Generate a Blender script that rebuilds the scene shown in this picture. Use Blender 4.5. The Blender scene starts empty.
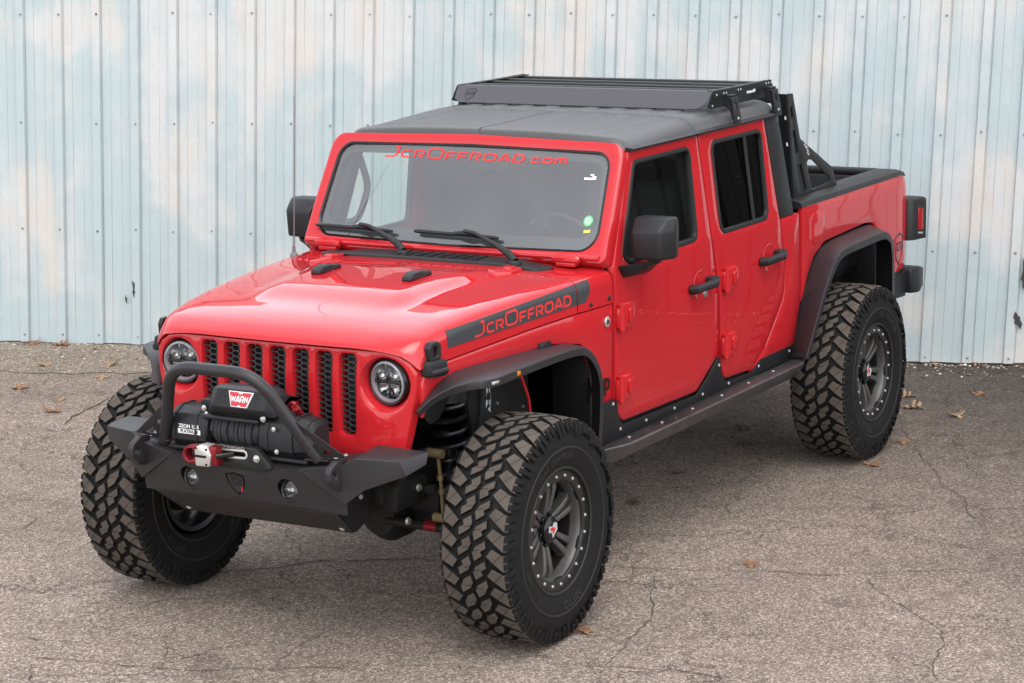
import bpy, bmesh, math, random
from mathutils import Vector, Matrix, geometry
R_ = math.radians
PI = math.pi
random.seed(7)
C = bpy.context.scene.collection
sc = bpy.context.scene

# ------------------------------------------------------------------ camera
cam_d = bpy.data.cameras.new('camera')
cam = bpy.data.objects.new('camera', cam_d)
C.objects.link(cam)
sc.camera = cam
CY, CP, CR = 3.66870058, -0.191242515, -0.0204057606
f_ = Vector((math.cos(CP)*math.cos(CY), math.cos(CP)*math.sin(CY), math.sin(CP)))
rt_ = Vector((math.sin(CY), -math.cos(CY), 0))
up_ = rt_.cross(f_)
r2 = rt_*math.cos(CR)+up_*math.sin(CR)
u2 = -rt_*math.sin(CR)+up_*math.cos(CR)
cam.matrix_world = Matrix(((r2.x, u2.x, -f_.x, 7.89857903), (r2.y, u2.y, -f_.y, 5.45307572), (r2.z, u2.z, -f_.z, 3.00992946), (0, 0, 0, 1)))
cam_d.sensor_width = 36
cam_d.lens = 2293.16629*36/1024
cam_d.clip_end = 1000

# ------------------------------------------------------------------ world, sun, exposure
SUN_EL, SUN_AZ = R_(62), R_(40)         # azimuth measured from +x towards +y
world = bpy.data.worlds.new('World')
sc.world = world
world.use_nodes = True
wn = world.node_tree
wn.nodes.clear()
w_out = wn.nodes.new('ShaderNodeOutputWorld')
w_bg = wn.nodes.new('ShaderNodeBackground')
w_hs = wn.nodes.new('ShaderNodeHueSaturation')
w_sky = wn.nodes.new('ShaderNodeTexSky')
w_sky.sky_type = 'NISHITA'
w_sky.sun_disc = False
w_sky.sun_elevation = SUN_EL
w_sky.sun_rotation = R_(90)-SUN_AZ
w_sky.air_density = 1.0
w_sky.dust_density = 2.0
w_hs.inputs['Saturation'].default_value = 0.22
w_bg.inputs['Strength'].default_value = 0.15
wn.links.new(w_sky.outputs[0], w_hs.inputs['Color'])
# overcast sky, scaled brighter towards the horizon and dimmer overhead
w_tc = wn.nodes.new('ShaderNodeTexCoord')
w_sx = wn.nodes.new('ShaderNodeSeparateXYZ')
w_mr = wn.nodes.new('ShaderNodeMapRange')
w_mr.inputs['From Min'].default_value = 0.0
w_mr.inputs['From Max'].default_value = 1.0
w_mr.inputs['To Min'].default_value = 1.75
w_mr.inputs['To Max'].default_value = 0.95
w_vs = wn.nodes.new('ShaderNodeVectorMath')
w_vs.operation = 'SCALE'
wn.links.new(w_tc.outputs['Generated'], w_sx.inputs[0])
wn.links.new(w_sx.outputs['Z'], w_mr.inputs['Value'])
wn.links.new(w_hs.outputs[0], w_vs.inputs[0])
# a brighter break in the cloud deck behind the building
w_dp = wn.nodes.new('ShaderNodeVectorMath')
w_dp.operation = 'DOT_PRODUCT'
BR_EL, BR_AZ = R_(38), R_(208)
w_dp.inputs[1].default_value = (math.cos(BR_EL)*math.cos(BR_AZ), math.cos(BR_EL)*math.sin(BR_AZ), math.sin(BR_EL))
w_br = wn.nodes.new('ShaderNodeMapRange')
w_br.interpolation_type = 'SMOOTHSTEP'
w_br.inputs['From Min'].default_value = 0.55
w_br.inputs['From Max'].default_value = 0.95
w_br.inputs['To Min'].default_value = 0.0
w_br.inputs['To Max'].default_value = 1.65
w_ad = wn.nodes.new('ShaderNodeMath')
w_ad.operation = 'ADD'
wn.links.new(w_tc.outputs['Generated'], w_dp.inputs[0])
wn.links.new(w_dp.outputs['Value'], w_br.inputs['Value'])
wn.links.new(w_mr.outputs[0], w_ad.inputs[0])
wn.links.new(w_br.outputs[0], w_ad.inputs[1])
wn.links.new(w_ad.outputs[0], w_vs.inputs['Scale'])
wn.links.new(w_vs.outputs[0], w_bg.inputs['Color'])
wn.links.new(w_bg.outputs[0], w_out.inputs['Surface'])
sun_d = bpy.data.lights.new('sun', 'SUN')
sun_d.energy = 0.5
sun_d.angle = R_(40)
sun_d.color = (1.0, 0.95, 0.9)
sun = bpy.data.objects.new('sun', sun_d)
C.objects.link(sun)
sd = Vector((math.cos(SUN_EL)*math.cos(SUN_AZ), math.cos(SUN_EL)*math.sin(SUN_AZ), math.sin(SUN_EL)))
sun.rotation_euler = sd.to_track_quat('Z', 'Y').to_euler()
sun.location = sd*30
sc.view_settings.view_transform = 'Standard'
sc.view_settings.look = 'None'
sc.view_settings.gamma = 1
sc.view_settings.exposure = 1.12

# ------------------------------------------------------------------ materials
def pbr(name, col, rough=0.5, metal=0.0, coat=0.0, spec=0.5, coat_rough=0.03):
    m = bpy.data.materials.new(name)
    m.use_nodes = True
    b = m.node_tree.nodes['Principled BSDF']
    b.inputs['Base Color'].default_value = (*col, 1)
    b.inputs['Roughness'].default_value = rough
    b.inputs['Metallic'].default_value = metal
    b.inputs['Coat Weight'].default_value = coat
    b.inputs['Coat Roughness'].default_value = coat_rough
    b.inputs['Specular IOR Level'].default_value = spec
    return m

def N(m, kind, **kw):
    n = m.node_tree.nodes.new(kind)
    for k, v in kw.items():
        if k in n.inputs.keys():
            n.inputs[k].default_value = v
        else:
            setattr(n, k, v)
    return n

def L(m, a, ao, b, bi):
    m.node_tree.links.new(a.outputs[ao], b.inputs[bi])

def obj_coord(m):
    return N(m, 'ShaderNodeTexCoord')

def speckle(m, scale=60.0, bump=0.1, dist=0.002, var=0.25, rough_var=0.0, detail=4, coord='Object'):
    """noise in colour value, roughness and bump: dust and grain that belong to the surface"""
    b = m.node_tree.nodes['Principled BSDF']
    tc = obj_coord(m)
    n = N(m, 'ShaderNodeTexNoise', Scale=scale, Detail=float(detail), Roughness=0.6)
    L(m, tc, coord, n, 'Vector')
    if var:
        n2 = N(m, 'ShaderNodeTexNoise', Scale=scale*0.05+1.5, Detail=5.0)
        L(m, tc, coord, n2, 'Vector')
        mul = N(m, 'ShaderNodeMath', operation='ADD')
        L(m, n, 0, mul, 0)
        L(m, n2, 0, mul, 1)
        mr = N(m, 'ShaderNodeMapRange')
        mr.inputs['From Min'].default_value = 0.6
        mr.inputs['From Max'].default_value = 1.4
        mr.inputs['To Min'].default_value = 1-var
        mr.inputs['To Max'].default_value = 1+var
        L(m, mul, 0, mr, 'Value')
        mx = N(m, 'ShaderNodeVectorMath', operation='SCALE')
        mx.inputs[0].default_value = b.inputs['Base Color'].default_value[:3]
        L(m, mr, 0, mx, 'Scale')
        L(m, mx, 0, b, 'Base Color')
        if rough_var:
            r0 = b.inputs['Roughness'].default_value
            mr2 = N(m, 'ShaderNodeMapRange')
            mr2.inputs['From Min'].default_value = 0.35
            mr2.inputs['From Max'].default_value = 0.65
            mr2.inputs['To Min'].default_value = r0-rough_var
            mr2.inputs['To Max'].default_value = r0+rough_var
            L(m, n2, 0, mr2, 'Value')
            L(m, mr2, 0, b, 'Roughness')
    if bump:
        bp = N(m, 'ShaderNodeBump', Strength=bump, Distance=dist)
        L(m, n, 0, bp, 'Height')
        L(m, bp, 0, b, 'Normal')
    return m

M = {}
M['red'] = pbr('red_paint', (0.42, 0.014, 0.019), 0.4, 0, 1.0, 0.0, 0.02)
M['red'].node_tree.nodes['Principled BSDF'].inputs['Coat IOR'].default_value = 1.5
speckle(M['red'], 900, 0.012, 0.0004, 0.03, 0.03, 2)
M['red_matte'] = pbr('red_vinyl', (0.56, 0.018, 0.018), 0.45)
M['powder'] = speckle(pbr('black_powder_coat', (0.010, 0.010, 0.011), 0.42, spec=0.35), 900, 0.35, 0.0006, 0.15, 0.02, 2)
M['powder_soft'] = speckle(pbr('satin_black_coat', (0.020, 0.018, 0.020), 0.42, spec=0.4), 600, 0.2, 0.0005, 0.12, 0.02, 2)
M['fairing'] = speckle(pbr('satin_fairing_coat', (0.046, 0.042, 0.050), 0.5, spec=0.5), 600, 0.2, 0.0005, 0.12, 0.02, 2)
M['plastic'] = speckle(pbr('black_grained_plastic', (0.011, 0.011, 0.012), 0.46, spec=0.35), 700, 0.3, 0.0006, 0.12, 0.02, 2)
M['hardtop'] = speckle(pbr('black_hardtop_texture', (0.050, 0.050, 0.050), 0.42), 500, 0.35, 0.0006, 0.10, 0.02, 2)
M['black'] = pbr('dark_black_part', (0.008, 0.008, 0.009), 0.6)
M['gloss'] = pbr('gloss_black', (0.008, 0.008, 0.009), 0.22, spec=0.4)
M['under'] = speckle(pbr('underbody_black', (0.007, 0.007, 0.0075), 0.55, spec=0.3), 40, 0.2, 0.002, 0.3)
M['rubber'] = speckle(pbr('tyre_rubber', (0.0065, 0.0062, 0.0062), 0.75, spec=0.22), 120, 0.25, 0.001, 0.25, 0.08)
M['tread'] = speckle(pbr('dusty_tread_rubber', (0.070, 0.057, 0.047), 0.9, spec=0.3), 260, 0.5, 0.0012, 0.35)
M['rubber_letter'] = pbr('worn_rubber_edge', (0.017, 0.0165, 0.0165), 0.6, spec=0.3)
M['decal'] = pbr('matte_black_vinyl', (0.030, 0.032, 0.035), 0.42)
M['rim'] = speckle(pbr('gunmetal_rim', (0.068, 0.065, 0.063), 0.45, 0.3), 60, 0.1, 0.0005, 0.2)
M['steel'] = pbr('zinc_bolt', (0.62, 0.62, 0.60), 0.32, 0.9)
M['bright'] = pbr('bright_bolt_paint', (0.46, 0.46, 0.46), 0.4, 0.3)
M['brass'] = speckle(pbr('yellow_zinc_link', (0.16, 0.12, 0.06), 0.5, 0.5), 60, 0.2, 0.001, 0.3)
M['silver'] = pbr('machined_silver', (0.62, 0.60, 0.57), 0.35, 0.7)
M['hookred'] = pbr('red_anodised', (0.20, 0.010, 0.016), 0.35, 0.5)
M['fogchrome'] = pbr('fog_reflector', (0.30, 0.30, 0.31), 0.2, 0.9)
M['antenna'] = pbr('grey_antenna_wire', (0.12, 0.11, 0.11), 0.5)
M['emblem'] = pbr('silver_emblem', (0.42, 0.42, 0.42), 0.4)
M['white'] = pbr('white_print', (0.75, 0.75, 0.75), 0.5)
M['badge_red'] = pbr('red_badge', (0.48, 0.02, 0.03), 0.3)
M['rope'] = speckle(pbr('black_synthetic_rope', (0.030, 0.030, 0.032), 0.75), 420, 0.8, 0.003, 0.6)
M['lens_red'] = pbr('red_tail_lens', (0.28, 0.01, 0.015), 0.15)
M['amber'] = pbr('amber_lens', (0.55, 0.14, 0.01), 0.2)
M['chrome'] = pbr('lamp_reflector', (0.42, 0.42, 0.42), 0.22, 0.9)
M['ringgrey'] = pbr('pale_lamp_ring', (0.27, 0.26, 0.28), 0.25)
M['mirror'] = pbr('mirror_glass', (0.8, 0.8, 0.8), 0.03, 1.0)
M['green'] = pbr('green_sticker', (0.12, 0.50, 0.20), 0.5)
M['yellow'] = pbr('yellow_sticker', (0.65, 0.52, 0.08), 0.5)
M['seat'] = speckle(pbr('black_seat_cloth', (0.012, 0.012, 0.013), 0.8), 300, 0.3, 0.001, 0.2)
M['dash'] = speckle(pbr('dark_dashboard', (0.05, 0.05, 0.052), 0.55), 300, 0.2, 0.001, 0.15)
M['cardboard'] = pbr('grey_liner', (0.10, 0.10, 0.105), 0.7)

def glass_mat(name, tint, refl=1.0, rough=0.0, dust=0.0):
    m = bpy.data.materials.new(name)
    m.use_nodes = True
    nt = m.node_tree
    nt.nodes.clear()
    out = nt.nodes.new('ShaderNodeOutputMaterial')
    mix = nt.nodes.new('ShaderNodeMixShader')
    tr = nt.nodes.new('ShaderNodeBsdfTransparent')
    tr.inputs['Color'].default_value = (*tint, 1)
    gl = nt.nodes.new('ShaderNodeBsdfGlossy')
    gl.inputs['Roughness'].default_value = rough
    # Schlick reflectance of a thin pane, the same from both sides
    ge = nt.nodes.new('ShaderNodeNewGeometry')
    dt = nt.nodes.new('ShaderNodeVectorMath'); dt.operation = 'DOT_PRODUCT'
    nt.links.new(ge.outputs['Normal'], dt.inputs[0]); nt.links.new(ge.outputs['Incoming'], dt.inputs[1])
    ab = nt.nodes.new('ShaderNodeMath'); ab.operation = 'ABSOLUTE'; nt.links.new(dt.outputs['Value'], ab.inputs[0])
    om = nt.nodes.new('ShaderNodeMath'); om.operation = 'SUBTRACT'; om.inputs[0].default_value = 1.0; nt.links.new(ab.outputs[0], om.inputs[1])
    pw = nt.nodes.new('ShaderNodeMath'); pw.operation = 'POWER'; nt.links.new(om.outputs[0], pw.inputs[0]); pw.inputs[1].default_value = 5.0
    mu = nt.nodes.new('ShaderNodeMath'); mu.operation = 'MULTIPLY_ADD'
    nt.links.new(pw.outputs[0], mu.inputs[0])
    mu.inputs[1].default_value = 0.95
    mu.inputs[2].default_value = 0.045*refl
    nt.links.new(mu.outputs[0], mix.inputs[0])
    nt.links.new(tr.outputs[0], mix.inputs[1])
    nt.links.new(gl.outputs[0], mix.inputs[2])
    if dust:
        # thin dust film, added as a pale veil standing in for reflected sky
        df = nt.nodes.new('ShaderNodeBsdfDiffuse')
        df.inputs['Color'].default_value = (0.55, 0.56, 0.58, 1)
        m2 = nt.nodes.new('ShaderNodeMixShader')
        tc = nt.nodes.new('ShaderNodeTexCoord')
        nz = nt.nodes.new('ShaderNodeTexNoise'); nz.inputs['Scale'].default_value = 5.0; nz.inputs['Detail'].default_value = 6.0
        nt.links.new(tc.outputs['Object'], nz.inputs['Vector'])
        mr = nt.nodes.new('ShaderNodeMapRange')
        mr.inputs['From Min'].default_value = 0.3; mr.inputs['From Max'].default_value = 0.7
        mr.inputs['To Min'].default_value = dust*0.6; mr.inputs['To Max'].default_value = dust*1.4
        nt.links.new(nz.outputs[0], mr.inputs['Value'])
        nt.links.new(mr.outputs[0], m2.inputs[0])
        nt.links.new(mix.outputs[0], m2.inputs[1])
        nt.links.new(df.outputs[0], m2.inputs[2])
        mix = m2
    nt.links.new(mix.outputs[0], out.inputs['Surface'])
    return m
M['windshield'] = glass_mat('windshield_glass', (0.84, 0.91, 0.87), 4.2, 0.0, 0.035)
M['glass'] = glass_mat('side_window_glass', (0.70, 0.78, 0.74), 0.6)
M['tint'] = glass_mat('tinted_window_glass', (0.018, 0.020, 0.020), 0.6)
M['lamp_glass'] = glass_mat('lamp_lens_glass', (0.92, 0.92, 0.92), 1.0)

# ------------------------------------------------------------------ mesh helpers
def finish(name, bm, mat, parent=None, ang=32, loc=None, flip_check=True):
    me = bpy.data.meshes.new(name)
    if flip_check:
        bmesh.ops.recalc_face_normals(bm, faces=bm.faces)
    bm.to_mesh(me)
    bm.free()
    mats = mat if isinstance(mat, (list, tuple)) else [mat]
    for mm in mats:
        me.materials.append(mm)
    me.polygons.foreach_set('use_smooth', [True]*len(me.polygons))
    me.set_sharp_from_angle(angle=R_(ang))
    o = bpy.data.objects.new(name, me)
    C.objects.link(o)
    if loc:
        o.location = loc
    if parent:
        o.parent = parent
    return o

def empty(name, loc=(0, 0, 0), rz=0):
    o = bpy.data.objects.new(name, None)
    C.objects.link(o)
    o.location = loc
    o.rotation_euler = (0, 0, rz)
    o.empty_display_size = 0.2
    return o

def tag(o, label=None, cat=None, group=None, kind=None):
    if label: o['label'] = label
    if cat: o['category'] = cat
    if group: o['group'] = group
    if kind: o['kind'] = kind
    return o

def dup(o, parent=None):
    c = o.copy()
    C.objects.link(c)
    if parent: c.parent = parent
    return c

def add_poly(bm, pts, mi=0):
    f = bm.faces.new([bm.verts.new(p) for p in pts])
    f.material_index = mi
    return f

def add_box(bm, lo, hi, bev=0.0, mi=0, mat=None, seg=2):
    """axis box lo..hi with rounded edges, optionally transformed by mat"""
    t = bmesh.new()
    bmesh.ops.create_cube(t, size=1)
    lo, hi = Vector(lo), Vector(hi)
    ce, sz = (lo+hi)/2, hi-lo
    for v in t.verts:
        v.co = Vector((v.co.x*sz.x, v.co.y*sz.y, v.co.z*sz.z))+ce
    if bev:
        bmesh.ops.bevel(t, geom=t.edges[:], offset=bev, segments=seg, profile=0.5, affect='EDGES')
    if mat is not None:
        t.transform(mat)
    merge(bm, t, mi)

def merge(bm, t, mi=0):
    t.verts.index_update()
    vs = [bm.verts.new(v.co) for v in t.verts]
    for f in t.faces:
        try:
            nf = bm.faces.new([vs[v.index] for v in f.verts])
            nf.material_index = mi
        except ValueError:
            pass
    t.free()

def add_tube(bm, path, r, n=12, closed=False, mi=0, caps=True):
    path = [Vector(p) for p in path]
    rr = r if isinstance(r, (list, tuple)) else [r]*len(path)
    rings = []
    prev = None
    for i, p in enumerate(path):
        if closed:
            d = (path[(i+1) % len(path)]-path[i-1]).normalized()
        elif i == 0: d = (path[1]-p).normalized()
        elif i == len(path)-1: d = (p-path[-2]).normalized()
        else: d = ((path[i+1]-p).normalized()+(p-path[i-1]).normalized()).normalized()
        if prev is None:
            a = Vector((0, 0, 1)) if abs(d.z) < 0.9 else Vector((1, 0, 0))
            prev = (a-d*a.dot(d)).normalized()
        else:
            prev = (prev-d*prev.dot(d)).normalized()
        b = d.cross(prev)
        rings.append([bm.verts.new(p+(prev*math.cos(2*PI*k/n)+b*math.sin(2*PI*k/n))*rr[i]) for k in range(n)])
    m = len(rings)
    for i in range(m if closed else m-1):
        A, B = rings[i], rings[(i+1) % m]
        for k in range(n):
            bm.faces.new((A[k], A[(k+1) % n], B[(k+1) % n], B[k])).material_index = mi
    if caps and not closed:
        bm.faces.new(rings[0]).material_index = mi
        bm.faces.new(rings[-1]).material_index = mi

def add_cyl(bm, a, b, r, n=16, mi=0, r2=None):
    add_tube(bm, [a, b], [r, r if r2 is None else r2], n, mi=mi)

def add_lathe(bm, prof, n=32, M4=None, mi=0, closed=False):
    """profile [(radius, along)] revolved about local y; M4 places it"""
    rings = []
    for (r, a) in prof:
        ring = []
        for k in range(n):
            t = 2*PI*k/n
            v = Vector((r*math.cos(t), a, r*math.sin(t)))
            ring.append(bm.verts.new(M4 @ v if M4 else v))
        rings.append(ring)
    m = len(rings)
    for i in range(m if closed else m-1):
        A, B = rings[i], rings[(i+1) % m]
        for k in range(n):
            bm.faces.new((A[k], B[k], B[(k+1) % n], A[(k+1) % n])).material_index = mi

def add_disc(bm, r, a, n=32, M4=None, mi=0):
    vs = []
    for k in range(n):
        t = 2*PI*k/n
        v = Vector((r*math.cos(t), a, r*math.sin(t)))
        vs.append(bm.verts.new(M4 @ v if M4 else v))
    bm.faces.new(vs).material_index = mi

def loft(bm, secs, closed_sec=True, mi=0, caps=True, closed=False):
    rings = [[bm.verts.new(p) for p in s] for s in secs]
    m = len(rings)
    for i in range(m if closed else m-1):
        A, B = rings[i], rings[(i+1) % m]
        n = len(A)
        for k in range(n if closed_sec else n-1):
            q = (A[k], A[(k+1) % n], B[(k+1) % n], B[k])
            try: bm.faces.new(q).material_index = mi
            except ValueError: pass
    if caps and closed_sec and not closed:
        bm.faces.new(rings[0]).material_index = mi
        bm.faces.new(rings[-1]).material_index = mi
    return rings

def rpoly(pts, n=5, closed=True):
    """pts (x, y, radius) -> polyline with rounded corners"""
    out = []
    m = len(pts)
    for i in range(m):
        p = Vector(pts[i][:2])
        r = pts[i][2] if len(pts[i]) > 2 else 0
        if r <= 0 or (not closed and i in (0, m-1)):
            out.append(p); continue
        a = Vector(pts[i-1][:2])-p
        b = Vector(pts[(i+1) % m][:2])-p
        la, lb = a.length, b.length
        a.normalize(); b.normalize()
        ang = max(0.05, min(PI-0.02, a.angle(b)))
        d = min(r/math.tan(ang/2), 0.48*la, 0.48*lb)
        r = d*math.tan(ang/2)
        bis = (a+b).normalized()
        ce = p+bis*(r/math.sin(ang/2))
        s, e = p+a*d, p+b*d
        a0 = math.atan2(s.y-ce.y, s.x-ce.x)
        a1 = math.atan2(e.y-ce.y, e.x-ce.x)
        da = (a1-a0+PI) % (2*PI)-PI
        for k in range(n+1):
            t = a0+da*k/n
            out.append(Vector((ce.x+r*math.cos(t), ce.y+r*math.sin(t))))
    res = []
    for p in out:
        if not res or (p-res[-1]).length > 1e-5:
            res.append(p)
    if closed and (res[0]-res[-1]).length < 1e-5:
        res.pop()
    return res

def circle2(cx, cy, r, n=24):
    return [Vector((cx+r*math.cos(2*PI*k/n), cy+r*math.sin(2*PI*k/n))) for k in range(n)]

def area2(p):
    return 0.5*sum(p[i-1].x*p[i].y-p[i].x*p[i-1].y for i in range(len(p)))

def inset2(p, b):
    """offset polygon (ccw) inward by b"""
    n = len(p)
    out = []
    for i in range(n):
        d1 = (p[i]-p[i-1]).normalized()
        d2 = (p[(i+1) % n]-p[i]).normalized()
        n1, n2 = Vector((-d1.y, d1.x)), Vector((-d2.y, d2.x))
        k = (n1+n2)
        l2 = max(k.length_squared, 0.5)
        out.append(p[i]+k*(2*b/l2))
    return out

def pt_in(p, poly):
    c = False
    j = len(poly)-1
    for i in range(len(poly)):
        a, b = poly[i], poly[j]
        if (a.y > p.y) != (b.y > p.y) and p.x < (b.x-a.x)*(p.y-a.y)/(b.y-a.y)+a.x:
            c = not c
        j = i
    return c

def seg_dist(p, a, b):
    ab = b-a
    t = max(0, min(1, (p-a).dot(ab)/max(ab.length_squared, 1e-12)))
    return (p-a-ab*t).length

def resample(poly, step):
    out = []
    n = len(poly)
    for i in range(n):
        a, b = poly[i], poly[(i+1) % n]
        k = max(1, int((b-a).length/step+0.5))
        for j in range(k):
            out.append(a+(b-a)*(j/k))
    return out

def add_plate(bm, outer, holes=(), t=0.01, bev=0.003, step=0.0, fmap=None, mi=0, back=True, mi_side=None):
    """plate with holes in (u,v), front at w=0, back at w=-t; rounded front edges; fmap(u,v,w)->3D"""
    loops = []
    for k, lp in enumerate([outer]+list(holes)):
        lp = [Vector(q[:2]) for q in lp]
        if step: lp = resample(lp, step)
        a = area2(lp)
        if (k == 0 and a < 0) or (k > 0 and a > 0):
            lp.reverse()
        loops.append(lp)
    # a hole is clockwise, so inset2 (left side) moves it into the material as well
    ins = [inset2(lp, bev) if bev else lp for lp in loops]
    fm = fmap or (lambda u, v, w: Vector((u, v, w)))
    def fill(lps, w, flip):
        cos, edges, src = [], [], []
        for li, lp in enumerate(lps):
            s = len(cos)
            for i, p in enumerate(lp):
                cos.append(p); src.append((li, i))
                edges.append((s+i, s+(i+1) % len(lp)))
        nb = len(cos)
        if step:
            xs = [p.x for p in lps[0]]; ys = [p.y for p in lps[0]]
            nx = int((max(xs)-min(xs))/step)+1; ny = int((max(ys)-min(ys))/step)+1
            for i in range(1, nx):
                for j in range(1, ny):
                    q = Vector((min(xs)+i*step, min(ys)+j*step))
                    if not pt_in(q, lps[0]) or any(pt_in(q, h) for h in lps[1:]): continue
                    if min(seg_dist(q, lp[k-1], lp[k]) for lp in lps for k in range(len(lp))) < 0.4*step: continue
                    cos.append(q)
        r = geometry.delaunay_2d_cdt(cos, edges, [], 1, 1e-7)
        vs = [bm.verts.new(fm(p.x, p.y, w)) for p in r[0]]
        mp = {}
        for vi, og in enumerate(r[3]):
            for o in og:
                if o < nb: mp[src[o]] = vs[vi]
        for fc in r[2]:
            ce = (r[0][fc[0]]+r[0][fc[1]]+r[0][fc[2]])/3
            if not pt_in(ce, lps[0]) or any(pt_in(ce, h) for h in lps[1:]): continue
            try: bm.faces.new([vs[i] for i in (reversed(fc) if flip else fc)]).material_index = mi
            except ValueError: pass
        return mp
    mf = fill(ins, 0.0, False)
    ms = mi if mi_side is None else mi_side
    mb = fill(loops, -t, True) if back else None
    for li, lp in enumerate(loops):
        n = len(lp)
        rings = [[mf.get((li, i)) for i in range(n)]]
        if bev:
            mid = inset2(lp, bev*0.29)
            rings.append([bm.verts.new(fm(p.x, p.y, -bev*0.29)) for p in mid])
            rings.append([bm.verts.new(fm(p.x, p.y, -bev)) for p in lp])
        if mb: rings.append([mb.get((li, i)) for i in range(n)])
        else: rings.append([bm.verts.new(fm(p.x, p.y, -t)) for p in lp])
        for A, B in zip(rings, rings[1:]):
            for i in range(n):
                q = (A[i], B[i], B[(i+1) % n], A[(i+1) % n])
                if None in q or len(set(q)) < 4: continue
                try: bm.faces.new(q).material_index = ms
                except ValueError: pass

def mirror_obj(o, name=None, parent=None):
    """a copy on the other side of the truck, as its own mesh"""
    me = o.data.copy()
    me.transform(Matrix.Scale(-1, 4, (0, 1, 0)))
    me.flip_normals()
    c = bpy.data.objects.new(name or o.name.split('.')[0], me)
    C.objects.link(c)
    l = o.location
    c.location = (l.x, -l.y, l.z)
    c.parent = parent if parent is not None else o.parent
    return c

# lettering: strokes in a unit-high box, (advance, [polylines])
GLY = {
 'J': (0.66, [[(-0.28, 0.02), (0.30, 0.02, .16), (0.56, 0.25, .2), (0.56, 0.96), (0.30, 0.96)]]),
 'C': (1.05, [[(1.0, 0.97), (0.06, 0.97, .3), (0.06, 0.03, .3), (1.0, 0.03)]]),
 'R': (1.05, [[(0.06, 0.0), (0.06, 0.97, .05), (0.95, 0.97, .26), (0.95, 0.42, .26), (0.4, 0.42), (0.98, 0.0)]]),
 'O': (1.2, [[(0.6, 0.97), (0.06, 0.97, .32), (0.06, 0.03, .32), (1.14, 0.03, .32), (1.14, 0.97, .32), (0.6, 0.97)]]),
 'F': (0.95, [[(0.06, 0.0), (0.06, 0.97, .12), (0.95, 0.97)], [(0.06, 0.45), (0.82, 0.45)]]),
 'A': (1.12, [[(0.0, 0.0), (0.5, 0.98, .08), (0.66, 0.98, .08), (1.12, 0.0)], [(0.3, 0.28), (0.85, 0.28)]]),
 'D': (1.1, [[(0.06, 0.5), (0.06, 0.03, .02), (1.0, 0.03, .36), (1.0, 0.97, .36), (0.06, 0.97, .02), (0.06, 0.5)]]),
 'M': (1.4, [[(0.06, 0.0), (0.06, 0.97, .22), (0.72, 0.97, .22), (0.72, 0.0)], [(0.6, 0.97), (1.36, 0.97, .25), (1.36, 0.0)]]),
 '.': (0.2, [[(0.05, 0.06), (0.19, 0.06)]]),
 'W': (1.3, [[(0.02, 1.0), (0.30, 0.1)], [(0.30, 0.05), (0.65, 0.9)], [(0.65, 0.9), (1.0, 0.05)], [(1.0, 0.1), (1.28, 1.0)]]),
 'N': (1.0, [[(0.08, 0.0), (0.08, 1.0)], [(0.08, 0.92), (0.92, 0.08)], [(0.92, 0.0), (0.92, 1.0)]]),
}
def stroke_text(items, sw=0.16, gap=0.22):
    """items: (char, height) -> list of quads in 2D, total width"""
    x = 0
    quads = []
    for ch, h in items:
        adv, lines = GLY[ch]
        for ln in lines:
            pl = rpoly(ln, 4, closed=False)
            n = len(pl)
            Ls, Rs = [], []
            for i in range(n):
                d1 = (pl[i]-pl[i-1]).normalized() if i > 0 else (pl[1]-pl[0]).normalized()
                d2 = (pl[i+1]-pl[i]).normalized() if i < n-1 else d1
                k = Vector((-d1.y, d1.x))+Vector((-d2.y, d2.x))
                k = k*(2/max(k.length_squared, 1.0))
                Ls.append(pl[i]*h+k*sw/2); Rs.append(pl[i]*h-k*sw/2)
            for i in range(n-1):
                quads.append([(q.x+x, q.y) for q in (Ls[i], Rs[i], Rs[i+1], Ls[i+1])])
        x += adv*h+gap
    return quads, x-gap

def text_faces(bm, body, size, fmap, mi=0, bold=0.0, align='CENTER'):
    cu = bpy.data.curves.new('lettering', 'FONT')
    cu.body = body
    cu.size = size
    cu.align_x = align
    cu.align_y = 'CENTER'
    cu.offset = bold
    cu.resolution_u = 3
    o = bpy.data.objects.new('lettering', cu)
    me = bpy.data.meshes.new_from_object(o)
    t = bmesh.new()
    t.from_mesh(me)
    bmesh.ops.triangulate(t, faces=t.faces[:])
    for v in t.verts:
        v.co = fmap(v.co.x, v.co.y)
    merge(bm, t, mi)
    bpy.data.objects.remove(o)
    bpy.data.meshes.remove(me)
    bpy.data.curves.remove(cu)

def lerp_tab(tab, x):
    """piecewise-linear table with x ascending"""
    if x <= tab[0][0]: return tab[0][1]
    for (a, ya), (b, yb) in zip(tab, tab[1:]):
        if x <= b: return ya+(yb-ya)*(x-a)/(b-a)
    return tab[-1][1]

def sstep(a, b, x):
    t = max(0, min(1, (x-a)/(b-a)))
    return t*t*(3-2*t)

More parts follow.
